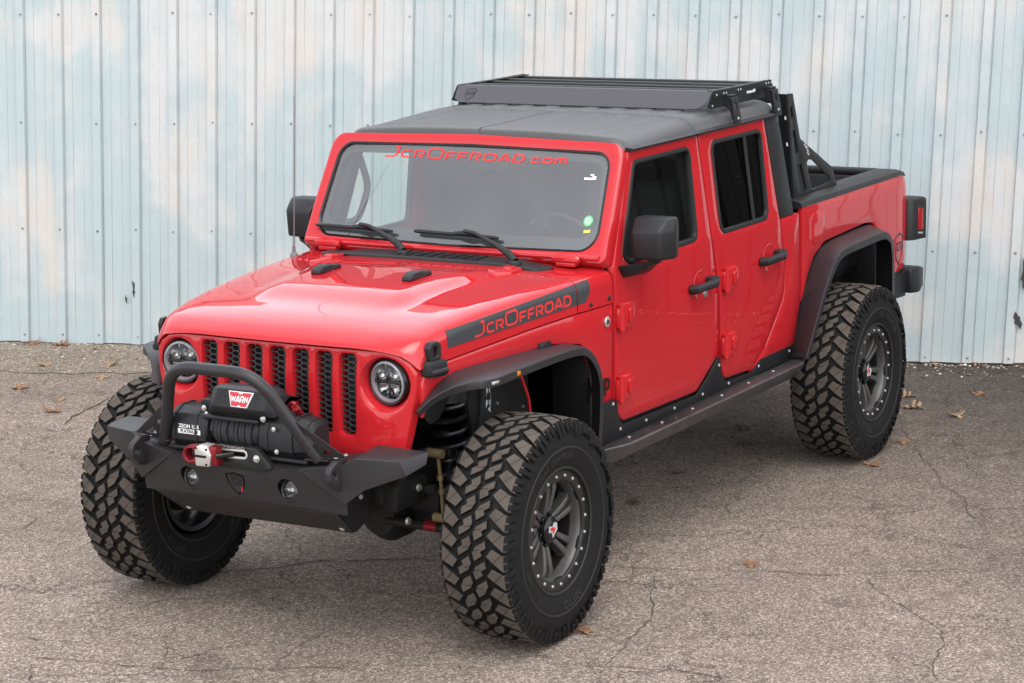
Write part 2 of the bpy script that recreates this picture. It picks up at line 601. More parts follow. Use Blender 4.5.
# ================================================================== SETTING
# ---- ground
def asphalt_mat(name, c_lo, c_hi, stone, fine=1.0, crack=True):
    m = bpy.data.materials.new(name)
    m.use_nodes = True
    b = m.node_tree.nodes['Principled BSDF']
    b.inputs['Roughness'].default_value = 0.88
    b.inputs['Specular IOR Level'].default_value = 0.3
    tc = obj_coord(m)
    v1 = N(m, 'ShaderNodeTexVoronoi', Scale=105*fine, Randomness=1.0)
    v2 = N(m, 'ShaderNodeTexVoronoi', Scale=210*fine, Randomness=1.0)
    nf = N(m, 'ShaderNodeTexNoise', Scale=240*fine, Detail=3.0, Roughness=0.7)
    nm = N(m, 'ShaderNodeTexNoise', Scale=6.0, Detail=8.0, Roughness=0.62)
    nl = N(m, 'ShaderNodeTexNoise', Scale=0.55, Detail=6.0, Roughness=0.6)
    for n in (v1, v2, nf, nm, nl): L(m, tc, 'Object', n, 'Vector')
    # stones: random value per cell
    s1 = N(m, 'ShaderNodeSeparateColor'); L(m, v1, 'Color', s1, 0)
    s2 = N(m, 'ShaderNodeSeparateColor'); L(m, v2, 'Color', s2, 0)
    ad = N(m, 'ShaderNodeMath', operation='ADD'); L(m, s1, 0, ad, 0); L(m, s2, 0, ad, 1)
    ad2 = N(m, 'ShaderNodeMath', operation='ADD'); L(m, ad, 0, ad2, 0); L(m, nf, 0, ad2, 1)
    mr = N(m, 'ShaderNodeMapRange'); L(m, ad2, 0, mr, 'Value')
    mr.inputs['From Min'].default_value = 0.55; mr.inputs['From Max'].default_value = 2.35
    cr = N(m, 'ShaderNodeValToRGB'); L(m, mr, 0, cr, 0)
    e = cr.color_ramp.elements
    e[0].position = 0.08; e[0].color = (*[x*0.5 for x in c_lo], 1)
    e[1].position = 0.45; e[1].color = (*c_lo, 1)
    q = e.new(0.75); q.color = (*c_hi, 1)
    q = e.new(0.95); q.color = (*stone, 1)
    # large stains
    mm = N(m, 'ShaderNodeMapRange'); L(m, nl, 0, mm, 'Value')
    mm.inputs['From Min'].default_value = 0.33; mm.inputs['From Max'].default_value = 0.67
    mm.inputs['To Min'].default_value = 0.78; mm.inputs['To Max'].default_value = 1.12
    mk = N(m, 'ShaderNodeMapRange'); L(m, nm, 0, mk, 'Value')
    mk.inputs['From Min'].default_value = 0.3; mk.inputs['From Max'].default_value = 0.7
    mk.inputs['To Min'].default_value = 0.86; mk.inputs['To Max'].default_value = 1.12
    mu = N(m, 'ShaderNodeMath', operation='MULTIPLY'); L(m, mm, 0, mu, 0); L(m, mk, 0, mu, 1)
    last = mu
    if crack:
        ns = N(m, 'ShaderNodeTexNoise', Scale=1.7, Detail=4.0, Roughness=0.55, Distortion=0.6); L(m, tc, 'Object', ns, 'Vector')
        os_ = N(m, 'ShaderNodeMapRange'); L(m, ns, 0, os_, 'Value'); os_.interpolation_type = 'SMOOTHSTEP'
        os_.inputs['From Min'].default_value = 0.58; os_.inputs['From Max'].default_value = 0.72
        os_.inputs['To Min'].default_value = 1.0; os_.inputs['To Max'].default_value = 0.74
        vp = N(m, 'ShaderNodeTexVoronoi', Scale=13.0, Randomness=1.0); L(m, tc, 'Object', vp, 'Vector')
        pt = N(m, 'ShaderNodeMapRange'); L(m, vp, 'Distance', pt, 'Value')
        pt.inputs['From Min'].default_value = 0.03; pt.inputs['From Max'].default_value = 0.10
        pt.inputs['To Min'].default_value = 0.45; pt.inputs['To Max'].default_value = 1.0
        mo = N(m, 'ShaderNodeMath', operation='MULTIPLY'); L(m, mu, 0, mo, 0); L(m, os_, 0, mo, 1)
        mq = N(m, 'ShaderNodeMath', operation='MULTIPLY'); L(m, mo, 0, mq, 0); L(m, pt, 0, mq, 1)
        mu = mq
        last = mu
        # fine crackle where the noise lets it
        nd = N(m, 'ShaderNodeTexNoise', Scale=2.2, Detail=6.0, Roughness=0.65); L(m, tc, 'Object', nd, 'Vector')
        sc_ = N(m, 'ShaderNodeVectorMath', operation='SCALE'); L(m, nd, 'Color', sc_, 0); sc_.inputs['Scale'].default_value = 0.55
        av = N(m, 'ShaderNodeVectorMath', operation='ADD'); L(m, tc, 'Object', av, 0); L(m, sc_, 0, av, 1)
        vc = N(m, 'ShaderNodeTexVoronoi', feature='DISTANCE_TO_EDGE', Scale=1.6); L(m, av, 0, vc, 'Vector')
        cm = N(m, 'ShaderNodeMapRange'); L(m, vc, 'Distance', cm, 'Value')
        cm.inputs['From Min'].default_value = 0.0; cm.inputs['From Max'].default_value = 0.015
        cm.inputs['To Min'].default_value = 0.35; cm.inputs['To Max'].default_value = 1.0
        ng = N(m, 'ShaderNodeTexNoise', Scale=0.8, Detail=3.0); L(m, tc, 'Object', ng, 'Vector')
        gm = N(m, 'ShaderNodeMapRange'); L(m, ng, 0, gm, 'Value')
        gm.inputs['From Min'].default_value = 0.42; gm.inputs['From Max'].default_value = 0.52
        mxx = N(m, 'ShaderNodeMix'); mxx.data_type = 'FLOAT'
        L(m, gm, 0, mxx, 0); mxx.inputs[2].default_value = 1.0; L(m, cm, 0, mxx, 3)
        m3 = N(m, 'ShaderNodeMath', operation='MULTIPLY'); L(m, mu, 0, m3, 0); L(m, mxx, 0, m3, 1)
        last = m3
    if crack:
        # darker resurfaced band beside the building, ragged-edged; deepened out of frame for dark reflections
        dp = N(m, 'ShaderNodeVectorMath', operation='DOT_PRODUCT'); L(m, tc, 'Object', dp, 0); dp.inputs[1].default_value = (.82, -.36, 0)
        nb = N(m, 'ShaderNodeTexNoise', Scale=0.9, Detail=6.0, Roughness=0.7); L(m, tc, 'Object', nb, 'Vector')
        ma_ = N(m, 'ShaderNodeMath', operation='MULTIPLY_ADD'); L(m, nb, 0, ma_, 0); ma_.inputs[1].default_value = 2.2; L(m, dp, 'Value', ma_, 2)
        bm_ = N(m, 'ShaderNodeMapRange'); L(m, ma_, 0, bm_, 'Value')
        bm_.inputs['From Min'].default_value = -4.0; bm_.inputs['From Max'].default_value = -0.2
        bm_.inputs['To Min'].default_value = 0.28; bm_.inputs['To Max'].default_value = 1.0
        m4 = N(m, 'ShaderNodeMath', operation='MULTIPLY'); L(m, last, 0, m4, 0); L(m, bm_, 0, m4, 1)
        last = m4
    vs = N(m, 'ShaderNodeVectorMath', operation='SCALE'); L(m, cr, 0, vs, 0); L(m, last, 0, vs, 'Scale')
    L(m, vs, 0, b, 'Base Color')
    bp = N(m, 'ShaderNodeBump', Strength=0.55, Distance=0.004); L(m, ad2, 0, bp, 'Height'); L(m, bp, 0, b, 'Normal')
    return m
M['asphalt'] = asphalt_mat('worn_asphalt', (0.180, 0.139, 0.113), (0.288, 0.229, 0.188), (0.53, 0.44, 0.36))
M['strip'] = asphalt_mat('gravelly_old_asphalt', (0.175, 0.140, 0.108), (0.30, 0.24, 0.188), (0.50, 0.44, 0.37), 0.75, False)
M['crack'] = speckle(pbr('crack_dirt', (0.052, 0.040, 0.031), 0.95), 200, 0.5, 0.002, 0.4)

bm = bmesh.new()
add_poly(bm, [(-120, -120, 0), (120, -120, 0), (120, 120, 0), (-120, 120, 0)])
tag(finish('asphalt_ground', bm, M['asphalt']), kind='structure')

WP0, WT, WN_ = Vector((-4.038, -5.678, 0)), Vector((-.3015, .9535, 0)), Vector((.9535, .3015, 0))
WT.normalize(); WN_.normalize()
LEAN = 0.045
def wall_p(s, z, d=0.0):
    return WP0+WT*(s+LEAN*z)+WN_*d+Vector((0, 0, z))

# older pale strip along the wall, left half of the lot
rs = random.Random(3)
bm = bmesh.new()
pts = []
s = -9.0
while s < 3.2:
    wd = 0.93+0.05*math.sin(s*2.1)+0.04*rs.uniform(-1, 1)-(0.75*sstep(1.9, 3.2, s))
    pts.append((s, wd)); s += 0.12
up_p = [wall_p(a, 0, 0.0)+Vector((0, 0, .004)) for a, _ in pts]
lo_p = [wall_p(a, 0, w)+Vector((0, 0, .004)) for a, w in pts]
for i in range(len(pts)-1):
    f = bm.faces.new([bm.verts.new(p) for p in (up_p[i], lo_p[i], lo_p[i+1], up_p[i+1])])
bmesh.ops.remove_doubles(bm, verts=bm.verts, dist=1e-5)
tag(finish('gravel_strip', bm, M['strip']), kind='structure')

CRACKS = [[(-1.0, 0.58), (-1.02, 0.7), (-1.1, 0.94), (-1.15, 1.09), (-1.25, 1.33), (-1.4, 1.76), (-1.58, 2.03), (-1.78, 2.45)] ,
[(-1.4, 1.76), (-1.28, 1.93), (-1.01, 2.18), (-0.81, 2.39), (-0.2, 2.6)] ,
[(-1.1, 0.94), (-0.42, 1.25), (-0.05, 1.3), (0.21, 1.39)] ,
[(0.28, 1.15), (0.21, 1.39), (0.12, 1.66), (0.08, 1.91), (0.14, 2.12)] ,
[(-0.85, 2.38), (-0.98, 2.7)] ,
[(-4.5, 0.83), (-3.99, 1.07), (-3.47, 1.39), (-3.13, 1.56), (-2.85, 1.79), (-2.58, 1.91), (-2.36, 2.26)] ,
[(-0.17, -0.81), (-0.35, -0.61), (-0.52, -0.5), (-0.77, -0.0)] ,
[(1.21, -0.89), (1.11, -0.55), (1.02, -0.19), (0.86, 0.16), (0.58, 0.64), (0.4, 1.0)] ,
[(0.48, -1.56), (0.39, -1.28), (0.25, -1.23), (0.02, -1.1)] ,
[(1.41, -0.71), (1.21, -0.42), (1.04, -0.0)] ,
[(0.78, -0.38), (0.94, -0.22)] ,
[(0.86, 0.21), (0.6, 0.12), (0.38, 0.12)] ,
[(-0.72, -2.65), (-0.78, -2.43), (-0.77, -2.17)] ,
[(-2.19, -3.49), (-2.4, -3.6), (-2.63, -3.66), (-2.92, -3.74)] ,
[(-0.23, -2.21), (-0.35, -2.15), (-0.65, -2.23), (-0.65, -1.96)] ,
[(0.48, -1.56), (0.43, -1.33), (0.19, -1.35)] ,
[(1.02, -1.07), (0.95, -0.86), (0.89, -0.64)] ,
[(1.23, -0.72), (1.42, -0.54)] ,
[(1.13, -0.38), (1.24, -0.26)] ,
]
bm = bmesh.new()
for ci, cl in enumerate(CRACKS):
    rs = random.Random(ci)
    pl = []
    for a, b2 in zip(cl, cl[1:]):
        a, b2 = Vector(a), Vector(b2)
        k = max(2, int((b2-a).length/0.035))
        for j in range(k):
            pl.append(a+(b2-a)*(j/k))
    pl.append(Vector(cl[-1]))
    jit = Vector((0, 0)); prevs = None
    for i, p in enumerate(pl):
        jit = jit*0.82+Vector((rs.uniform(-1, 1), rs.uniform(-1, 1)))*0.012
        d = (pl[min(i+1, len(pl)-1)]-pl[max(i-1, 0)]).normalized()
        nn = Vector((-d.y, d.x))
        big = 0.0070 if ci in (6, 13) else 0.0028
        w = max(0.0006, big*rs.uniform(0.25, 1.2)*(0.35+0.65*math.sin(min(1, i/6, (len(pl)-1-i)/6)*PI/2)))
        q = p+jit
        cur = (bm.verts.new((q.x+nn.x*w, q.y+nn.y*w, .0042)), bm.verts.new((q.x-nn.x*w, q.y-nn.y*w, .0042)))
        if prevs: bm.faces.new((prevs[0], prevs[1], cur[1], cur[0]))
        prevs = cur
tag(finish('asphalt_cracks', bm, M['crack']), kind='structure')

# ---- corrugated steel wall
def wall_mat():
    m = bpy.data.materials.new('faded_blue_sheet_steel')
    m.use_nodes = True
    b = m.node_tree.nodes['Principled BSDF']
    b.inputs['Roughness'].default_value = 0.42
    b.inputs['Specular IOR Level'].default_value = 0.4
    tc = obj_coord(m)
    def noise(scale, zs, loc, det, rough, dist=0.0):
        mp = N(m, 'ShaderNodeMapping'); L(m, tc, 'Object', mp, 'Vector')
        mp.inputs['Scale'].default_value = (1.0, 1.0, zs); mp.inputs['Location'].default_value = loc
        n = N(m, 'ShaderNodeTexNoise', Scale=scale, Detail=float(det), Roughness=rough, Distortion=dist); L(m, mp, 0, n, 'Vector')
        return n
    def band(n, lo, hi, a, b2):
        r = N(m, 'ShaderNodeMapRange'); L(m, n, 0, r, 'Value'); r.interpolation_type = 'SMOOTHSTEP'
        r.inputs['From Min'].default_value = lo; r.inputs['From Max'].default_value = hi
        r.inputs['To Min'].default_value = a; r.inputs['To Max'].default_value = b2
        return r
    # chalky white, with beige fading and cloud-shaped rests of blue paint
    n1 = noise(1.55, .80, (2.3, 0, .4), 6, .52, .25)
    n2 = noise(3.4, .25, (7, 3, 1), 5, .5)
    n5 = noise(9.0, .05, (1, 5, 2), 4, .6)
    n3 = N(m, 'ShaderNodeTexNoise', Scale=38.0, Detail=5.0, Roughness=0.7); L(m, tc, 'Object', n3, 'Vector')
    mxa = N(m, 'ShaderNodeMix'); mxa.data_type = 'RGBA'
    L(m, band(n2, .47, .60, 0, 1), 0, mxa, 0); mxa.inputs[6].default_value = (0.490, 0.494, 0.488, 1); mxa.inputs[7].default_value = (0.505, 0.480, 0.450, 1)
    mx = N(m, 'ShaderNodeMix'); mx.data_type = 'RGBA'
    sxz = N(m, 'ShaderNodeSeparateXYZ'); L(m, tc, 'Object', sxz, 0)
    hz = N(m, 'ShaderNodeMapRange'); L(m, sxz, 'Z', hz, 'Value')      # the paint survives better low down
    hz.inputs['From Min'].default_value = 0.0; hz.inputs['From Max'].default_value = 1.5; hz.inputs['To Min'].default_value = .09; hz.inputs['To Max'].default_value = 0.0
    ah = N(m, 'ShaderNodeMath', operation='ADD'); L(m, n1, 0, ah, 0); L(m, hz, 0, ah, 1)
    a5 = N(m, 'ShaderNodeMath', operation='MULTIPLY_ADD'); L(m, n5, 0, a5, 0); a5.inputs[1].default_value = .26; L(m, ah, 0, a5, 2)
    L(m, band(a5, .545, .73, 0, .92), 0, mx, 0); L(m, mxa, 2, mx, 6); mx.inputs[7].default_value = (0.365, 0.435, 0.450, 1)
    sp = N(m, 'ShaderNodeMapRange'); L(m, n3, 0, sp, 'Value')
    sp.inputs['From Min'].default_value = 0.3; sp.inputs['From Max'].default_value = 0.7
    sp.inputs['To Min'].default_value = 0.965; sp.inputs['To Max'].default_value = 1.03
    # grime towards the ground
    sx = N(m, 'ShaderNodeSeparateXYZ'); L(m, tc, 'Object', sx, 0)
    vs = N(m, 'ShaderNodeVectorMath', operation='SCALE'); L(m, mx, 2, vs, 0); L(m, sp, 0, vs, 'Scale')
    L(m, vs, 0, b, 'Base Color')
    n4 = N(m, 'ShaderNodeTexNoise', Scale=4.5, Detail=3.0); L(m, tc, 'Object', n4, 'Vector')
    bp = N(m, 'ShaderNodeBump', Strength=0.5, Distance=0.016); L(m, n4, 0, bp, 'Height'); L(m, bp, 0, b, 'Normal')
    return m
M['wall'] = wall_mat()
M['foundation'] = speckle(pbr('foundation_concrete', (0.10, 0.09, 0.08), 0.9), 60, 0.5, 0.003, 0.3)
M['unseen_panel'] = speckle(pbr('reflection_dark_panel', (0.040, 0.036, 0.034), 0.6), 30, 0.2, 0.002, 0.3)  # dark tone added on unseen panels to darken door and window reflections
M['galv'] = speckle(pbr('galvanised_screw', (0.27, 0.27, 0.26), 0.5, 0.4), 100, 0.1, 0.001, 0.3)
M['rust'] = speckle(pbr('rusty_screw', (0.16, 0.10, 0.075), 0.8, 0.1), 100, 0.1, 0.001, 0.3)
M['scuff'] = speckle(pbr('black_scuff', (0.03, 0.03, 0.032), 0.7), 80, 0.3, 0.001, 0.3)

def rib_s(k):
    kk = max(-4, min(28, k))
    base = .311-LEAN*2.3+.2795*kk-.00036*kk*kk
    return base+(k-kk)*.272
wall = empty('steel_wall', wall_p(3, 0, 0))
tag(wall, 'long pale blue corrugated steel wall with faded whitish patches behind the red truck', 'wall')
rw = random.Random(11)
K0, K1 = -36, 54
WH = 3.75
def wpart(name, bm, mat, ang=25):
    o = finish(name, bm, mat, None, ang, flip_check=True)
    o.parent = wall
    o.matrix_parent_inverse = Matrix.Translation(-wall.location)
    return o
zs = [0.012, .15, .35, .6, .8, 1.0, 1.2, 1.4, 1.65, 1.9, 2.15, 2.45, 2.8, 3.3, WH]
for k0 in range(K0, K1, 3):
    cols = []
    for k in range(k0, k0+3):
        s0 = rib_s(k)
        nx = rib_s(k+1)
        prof = [(-.046, 0), (-.038, .022), (.017, .022), (.025, 0.0), (.026, -.005), (.030, -.005), (.032, 0.0), (.086, 0.0), (.0875, -.003), (.0915, -.003), (.093, 0)]
        g = (s0+.093+nx-.046)/2+.03
        prof2 = [(s0+a, d) for a, d in prof]+[(g-.030, 0), (g-.029, -.0015), (g-.026, -.0015), (g-.025, 0)]
        if k == k0: prof2.insert(0, (s0-.050, .0012))
        cols += prof2
    cols.append((rib_s(k0+3)-.046, 0)); cols.append((rib_s(k0+3)-.040, 0.011))
    lift = 0.0015 if (k0//3) % 2 else 0.0
    bm = bmesh.new()
    grid = []
    dz0 = rw.uniform(-.008, .012)
    for (s, d) in cols:
        col = []
        for zi, z in enumerate(zs):
            wob = rw.uniform(-1, 1)*0.0013 if 0 < zi < len(zs)-1 else rw.uniform(0, .002)
            col.append(bm.verts.new(wall_p(s+rw.uniform(-.0008, .0008), z+(dz0+0.004*math.sin(s*9) if zi == 0 else 0), d+wob+lift)))
        grid.append(col)
    for a, b2 in zip(grid, grid[1:]):
        for i in range(len(zs)-1):
            bm.faces.new((a[i], b2[i], b2[i+1], a[i+1]))
    bmesh.ops.recalc_face_normals(bm, faces=bm.faces)
    # sheet thickness
    ext = bmesh.ops.solidify(bm, geom=bm.faces[:], thickness=0.0009)
    wpart('wall_panel', bm, M['wall'] if cols[0][0] < 7.75 else M['unseen_panel'])
bm = bmesh.new()
T4 = Matrix((( WT.x, WN_.x, 0, WP0.x), (WT.y, WN_.y, 0, WP0.y), (0, 0, 1, 0), (0, 0, 0, 1)))
add_box(bm, (rib_s(K0), -.28, -.3), (rib_s(K1), -.012, .06), 0.01, mat=T4)
wpart('foundation', bm, M['foundation'])
bm = bmesh.new()
add_box(bm, (rib_s(K0)-.1, -.30, WH+.012), (rib_s(K1)+.4, .09, WH+.30), 0.01, mat=T4)
wpart('roof_trim', bm, M['wall'])
bm = bmesh.new()
add_box(bm, (rib_s(K0)-.05, -.28, .062), (rib_s(K1)+.3, -.03, WH+.01), 0.0, mat=T4)
wpart('wall_backing', bm, M['foundation'])
# screws
def screw_bm():
    b = bmesh.new()
    M4 = Matrix.Rotation(math.atan2(WN_.y, WN_.x)-PI/2, 4, 'Z')
    add_lathe(b, [(.0095, 0), (.0095, .002), (.006, .003), (.006, .008), (.0045, .009)], 8, M4)
    add_disc(b, .0045, .009, 8, M4)
    return b
sc_m = {}
for nm in ('galv', 'rust'):
    o = finish('screw', screw_bm(), M[nm], None, 30)
    sc_m[nm] = o.data
    bpy.data.objects.remove(o)
rest = screw_bm()
ROWS = [.078, .82, 1.565, 2.30, 3.04, 3.6]
rest_bm = bmesh.new()
src_screw = screw_bm()
src_screw.verts.index_update()
for k in range(K0, K1):
    for ri, zr in enumerate(ROWS):
        z = zr-.011*(rib_s(k)) + rw.uniform(-.012, .012)
        p = wall_p(rib_s(k)-.004+rw.uniform(-.009, .009), max(z, .05), .0218)
        if 0 <= k <= 24 and ri < 4:
            if rw.random() < .06: continue
            o = bpy.data.objects.new('screw', sc_m['rust' if rw.random() < .07 else 'galv'])
            C.objects.link(o)
            o.parent = wall
            o.location = p-wall.location
        else:
            t = src_screw.copy()
            t.transform(Matrix.Translation(p))
            merge(rest_bm, t)
src_screw.free(); rest.free()
tag(wpart('screw', rest_bm, M['galv']), kind='stuff')
# black tears and scuffs low on the wall (holes with bent edges)
def scuff(s, z, w, h, seed):
    rs = random.Random(seed)
    bm = bmesh.new()
    pts = []
    for i in range(18):
        a = 2*PI*i/18
        r = rs.uniform(.35, 1.0)
        pts.append((s+w*r*math.cos(a), z+h*r*math.sin(a)))
    add_plate(bm, pts, t=.0015, bev=0, fmap=lambda u, v, ww: wall_p(u-LEAN*v, v, .0265+ww))
    o = wpart('scuff_mark', bm, M['scuff'])
scuff(1.035, .40, .012, .085, 1)
scuff(.975, .33, .010, .035, 2)
scuff(7.055, .62, .030, .16, 3)
scuff(7.015, .30, .035, .07, 4)


# ---- fallen oak leaves, each its own object
def leaf_mat(name, col):
    return speckle(pbr(name, col, 0.75), 90, 0.3, 0.002, 0.35)
M['leaf1'] = leaf_mat('dry_brown_leaf', (0.22, 0.10, 0.045))
M['leaf2'] = leaf_mat('dry_tan_leaf', (0.30, 0.19, 0.10))
M['leaf3'] = leaf_mat('dark_dry_leaf', (0.07, 0.045, 0.03))
def leaf(x, y, size, rz, mat, seed, label, z=.0):
    rs = random.Random(seed)
    bm = bmesh.new()
    half = [(0, .015), (.12, .05), (.18, .20), (.25, .22), (.27, .06), (.38, .08), (.42, .34), (.52, .38), (.53, .08), (.62, .09), (.66, .34), (.76, .33), (.75, .08), (.84, .08), (.90, .17), (.94, .06), (1.0, .0)]
    up = [Vector((a-.5, b2*rs.uniform(.8, 1.15))) for a, b2 in half]
    dn = [Vector((a-.5, -b2*rs.uniform(.8, 1.15))) for a, b2 in half[1:-1]]
    pts = up+dn[::-1]
    cu1, cu2, tw = rs.uniform(.35, 1.0), rs.uniform(-.3, .5), rs.uniform(-.5, .5)
    def fm(u, v, w):
        zz = cu1*v*v*1.6+cu2*u*u*.9+tw*u*v+.03*math.sin(9*u+5*v)
        return Vector((u*size, v*size, (zz+.012)*size+w))
    add_plate(bm, pts, t=.0009, bev=0, step=.09, fmap=fm)
    add_tube(bm, [Vector((-.5*size-.18*size, .02*size, .05*size)), Vector((-.5*size, 0, (cu2*.25*.9+.02)*size))], .0013, 5)
    mn = min(v.co.z for v in bm.verts)
    for v in bm.verts: v.co.z -= mn
    o = finish('oak_leaf', bm, mat, None, 60, (x, y, .0005+z))
    o.rotation_euler = (0, 0, rz)
    tag(o, label, 'leaf', 'fallen oak leaves on the asphalt')
for i, (x, y, size, mt, lab, rz) in enumerate((
    (-1.34, 1.31, .115, 'leaf1', 'brown oak leaf lying alone on the crack in the open asphalt between the wheels', .5),
    (-3.31, 1.13, .12, 'leaf1', 'brown oak leaf just in front of the rear left tyre', 1.2),
    (-3.88, 1.10, .12, 'leaf1', 'orange brown oak leaf behind the rear left tyre, lying on the crack', .3),
    (-4.99, .70, .13, 'leaf2', 'pale curled oak leaf beside the rear left tyre, nearest to the wall', 2.1),
    (-4.70, .85, .15, 'leaf2', 'tan oak leaf at the top end of the crack behind the rear left tyre', 1.7),
    (-4.61, 1.14, .13, 'leaf2', 'tan oak leaf on the open asphalt right of the crack behind the truck', .9),
    (-5.24, 1.07, .12, 'leaf1', 'orange brown oak leaf on the dark asphalt, farthest right near the wall', .1),
    (-2.71, .28, .10, 'leaf3', 'small dark leaf in the shade under the side step, nearest to the front', 2.5),
    (-3.80, .15, .13, 'leaf3', 'dark leaf in the shade under the truck, farthest back by the rear axle', .8),
    (-3.46, .32, .11, 'leaf3', 'dark leaf in the shade under the truck, between the two other dark leaves', 1.9),
    (-2.07, .34, .12, 'leaf3', 'black crumpled leaf under the truck right behind the front left tyre', .4),
    (-.15, 1.085, .11, 'leaf1', 'brown oak leaf peeping out from under the outer edge of the front left tyre', .9),
    (-3.50, -4.80, .14, 'leaf2', 'tan oak leaf in the middle of the pale gravel strip by the wall', 1.1),
    (-3.71, -4.39, .13, 'leaf2', 'tan oak leaf on the pale gravel strip nearest to the truck', .2),
    (-3.37, -4.19, .14, 'leaf2', 'light brown oak leaf on the dark asphalt just off the edge of the pale strip', .6),
    (-2.88, -4.45, .14, 'leaf1', 'orange brown oak leaf farthest left on the dark asphalt', 2.8),
    (-2.45, -3.81, .15, 'leaf1', 'large brown oak leaf on the asphalt left of the truck, nearest to the camera', 1.4),
    (-2.74, -3.99, .09, 'leaf2', 'smallest tan leaf left of the truck, between two larger leaves', .4),
    (-4.10, -5.18, .15, 'leaf1', 'brown oak leaf leaning at the wall foot, right one of the pair', 1.9),
    (-4.06, -5.40, .16, 'leaf1', 'brown oak leaf at the wall foot, left one of the pair', .7),
    (-6.05, .78, .11, 'leaf1', 'orange leaf at the wall foot at the far right', 2.2),
    (-5.95, .52, .10, 'leaf2', 'curled tan leaf caught at the wall foot right of the rear tyre', 1.0),
)):
    leaf(x, y, size, rz, M[mt], 50+i, lab, .0042 if (i in (12, 13, 18, 19)) else 0.0)


# loose grit lying on the asphalt
bm = bmesh.new()
rg = random.Random(77)
for i in range(2600):
    x, y = rg.uniform(-6, 2.2), rg.uniform(-5, 3.4)
    if (x+4.04)*.9535+(y+5.68)*.3015 < .1: continue
    r = rg.uniform(.0016, .0042)
    t = bmesh.new()
    bmesh.ops.create_icosphere(t, subdivisions=1, radius=r)
    for v in t.verts:
        v.co = Vector((v.co.x*rg.uniform(.7, 1.6), v.co.y*rg.uniform(.7, 1.3), v.co.z*rg.uniform(.4, .9)))
    t.transform(Matrix.Translation((x, y, r*.3)) @ Matrix.Rotation(rg.uniform(0, 6.28), 4, 'Z'))
    merge(bm, t, rg.choice((0, 0, 1, 2)))
M['grit'] = pbr('grey_grit', (0.16, 0.13, 0.115), 0.9)
M['grit2'] = pbr('pale_grit', (0.36, 0.31, 0.27), 0.9)
M['grit3'] = pbr('dark_grit', (0.07, 0.06, 0.05), 0.9)
tag(finish('loose_grit', bm, [M['grit'], M['grit2'], M['grit3']], None, 60), kind='stuff')

# small litter against the wall foot: uncountable chips, gravel and crumbs
bm = bmesh.new()
rg = random.Random(21)
for i in range(3600):
    s = rg.uniform(-6, 12)
    d = abs(rg.gauss(0, .055))+.012 if rg.random() < .72 else rg.uniform(.02, .8 if s < 3 else .45)
    r = rg.uniform(.003, .011)*(1.0 if rg.random() < .9 else 1.7)
    p = wall_p(s, 0, d)
    t = bmesh.new()
    bmesh.ops.create_icosphere(t, subdivisions=1, radius=r)
    for v in t.verts:
        v.co = Vector((v.co.x*rg.uniform(.7, 1.5), v.co.y*rg.uniform(.7, 1.3), v.co.z*rg.uniform(.4, .8)))
    t.transform(Matrix.Translation(p+Vector((0, 0, r*.35))) @ Matrix.Rotation(rg.uniform(0, 6.28), 4, 'Z'))
    merge(bm, t, 0 if rg.random() < .5 else (1 if rg.random() < .55 else 2))
M['chip'] = pbr('pale_chips', (0.52, 0.48, 0.42), 0.9)
tag(finish('gravel_litter', bm, [M['strip'], M['leaf3'], M['chip']], None, 60), kind='stuff')

# ================================================================== TRUCK
truck = empty('pickup_truck', (0, 0, 0))
tag(truck, 'lifted red four door pickup truck with black bumper, roof rack and knobbly tyres', 'truck')

def part(name, bm, mat, parent=None, ang=32):
    return finish(name, bm, mat, parent or truck, ang)

def hw(x): return .66+(.36-x)/1.11*.14 if x > -.75 else min(.815, .80+(-.75-x)*.08)
def zg(x): return lerp_tab([(-1.0, 1.243), (-.65, 1.24), (-.315, 1.225), (.36, 1.182)], x)
def zsh(x): return lerp_tab([(-.95, 1.392), (-.72, 1.388), (-.42, 1.381), (-.17, 1.368), (0, 1.356), (.16, 1.339), (.27, 1.320), (.34, 1.303), (.40, 1.283), (.45, 1.265)], x)
def zt(x, y):
    w = hw(x)
    yb = .33+.10*sstep(-.1, -.7, x)
    bul = sstep(.17, -.06, x)*sstep(yb+.085, yb-.02, abs(y))
    sag = 1-(min(1, abs(y)/w))**2
    return zsh(x)+.020*sag+(.030-.019*sstep(-.36, -.72, x))*bul
def zlip(y): return lerp_tab([(.50, 1.255), (.537, 1.252), (.575, 1.241), (.603, 1.227), (.63, 1.205), (.650, 1.185), (.66, 1.178)], abs(y))
def xf(y): return lerp_tab([(0, .458), (.30, .452), (.45, .444), (.537, .434), (.603, .418), (.65, .398), (.67, .385)], abs(y))
def xr(y): return -.664-.010*(y/.8)**2
RR = .062
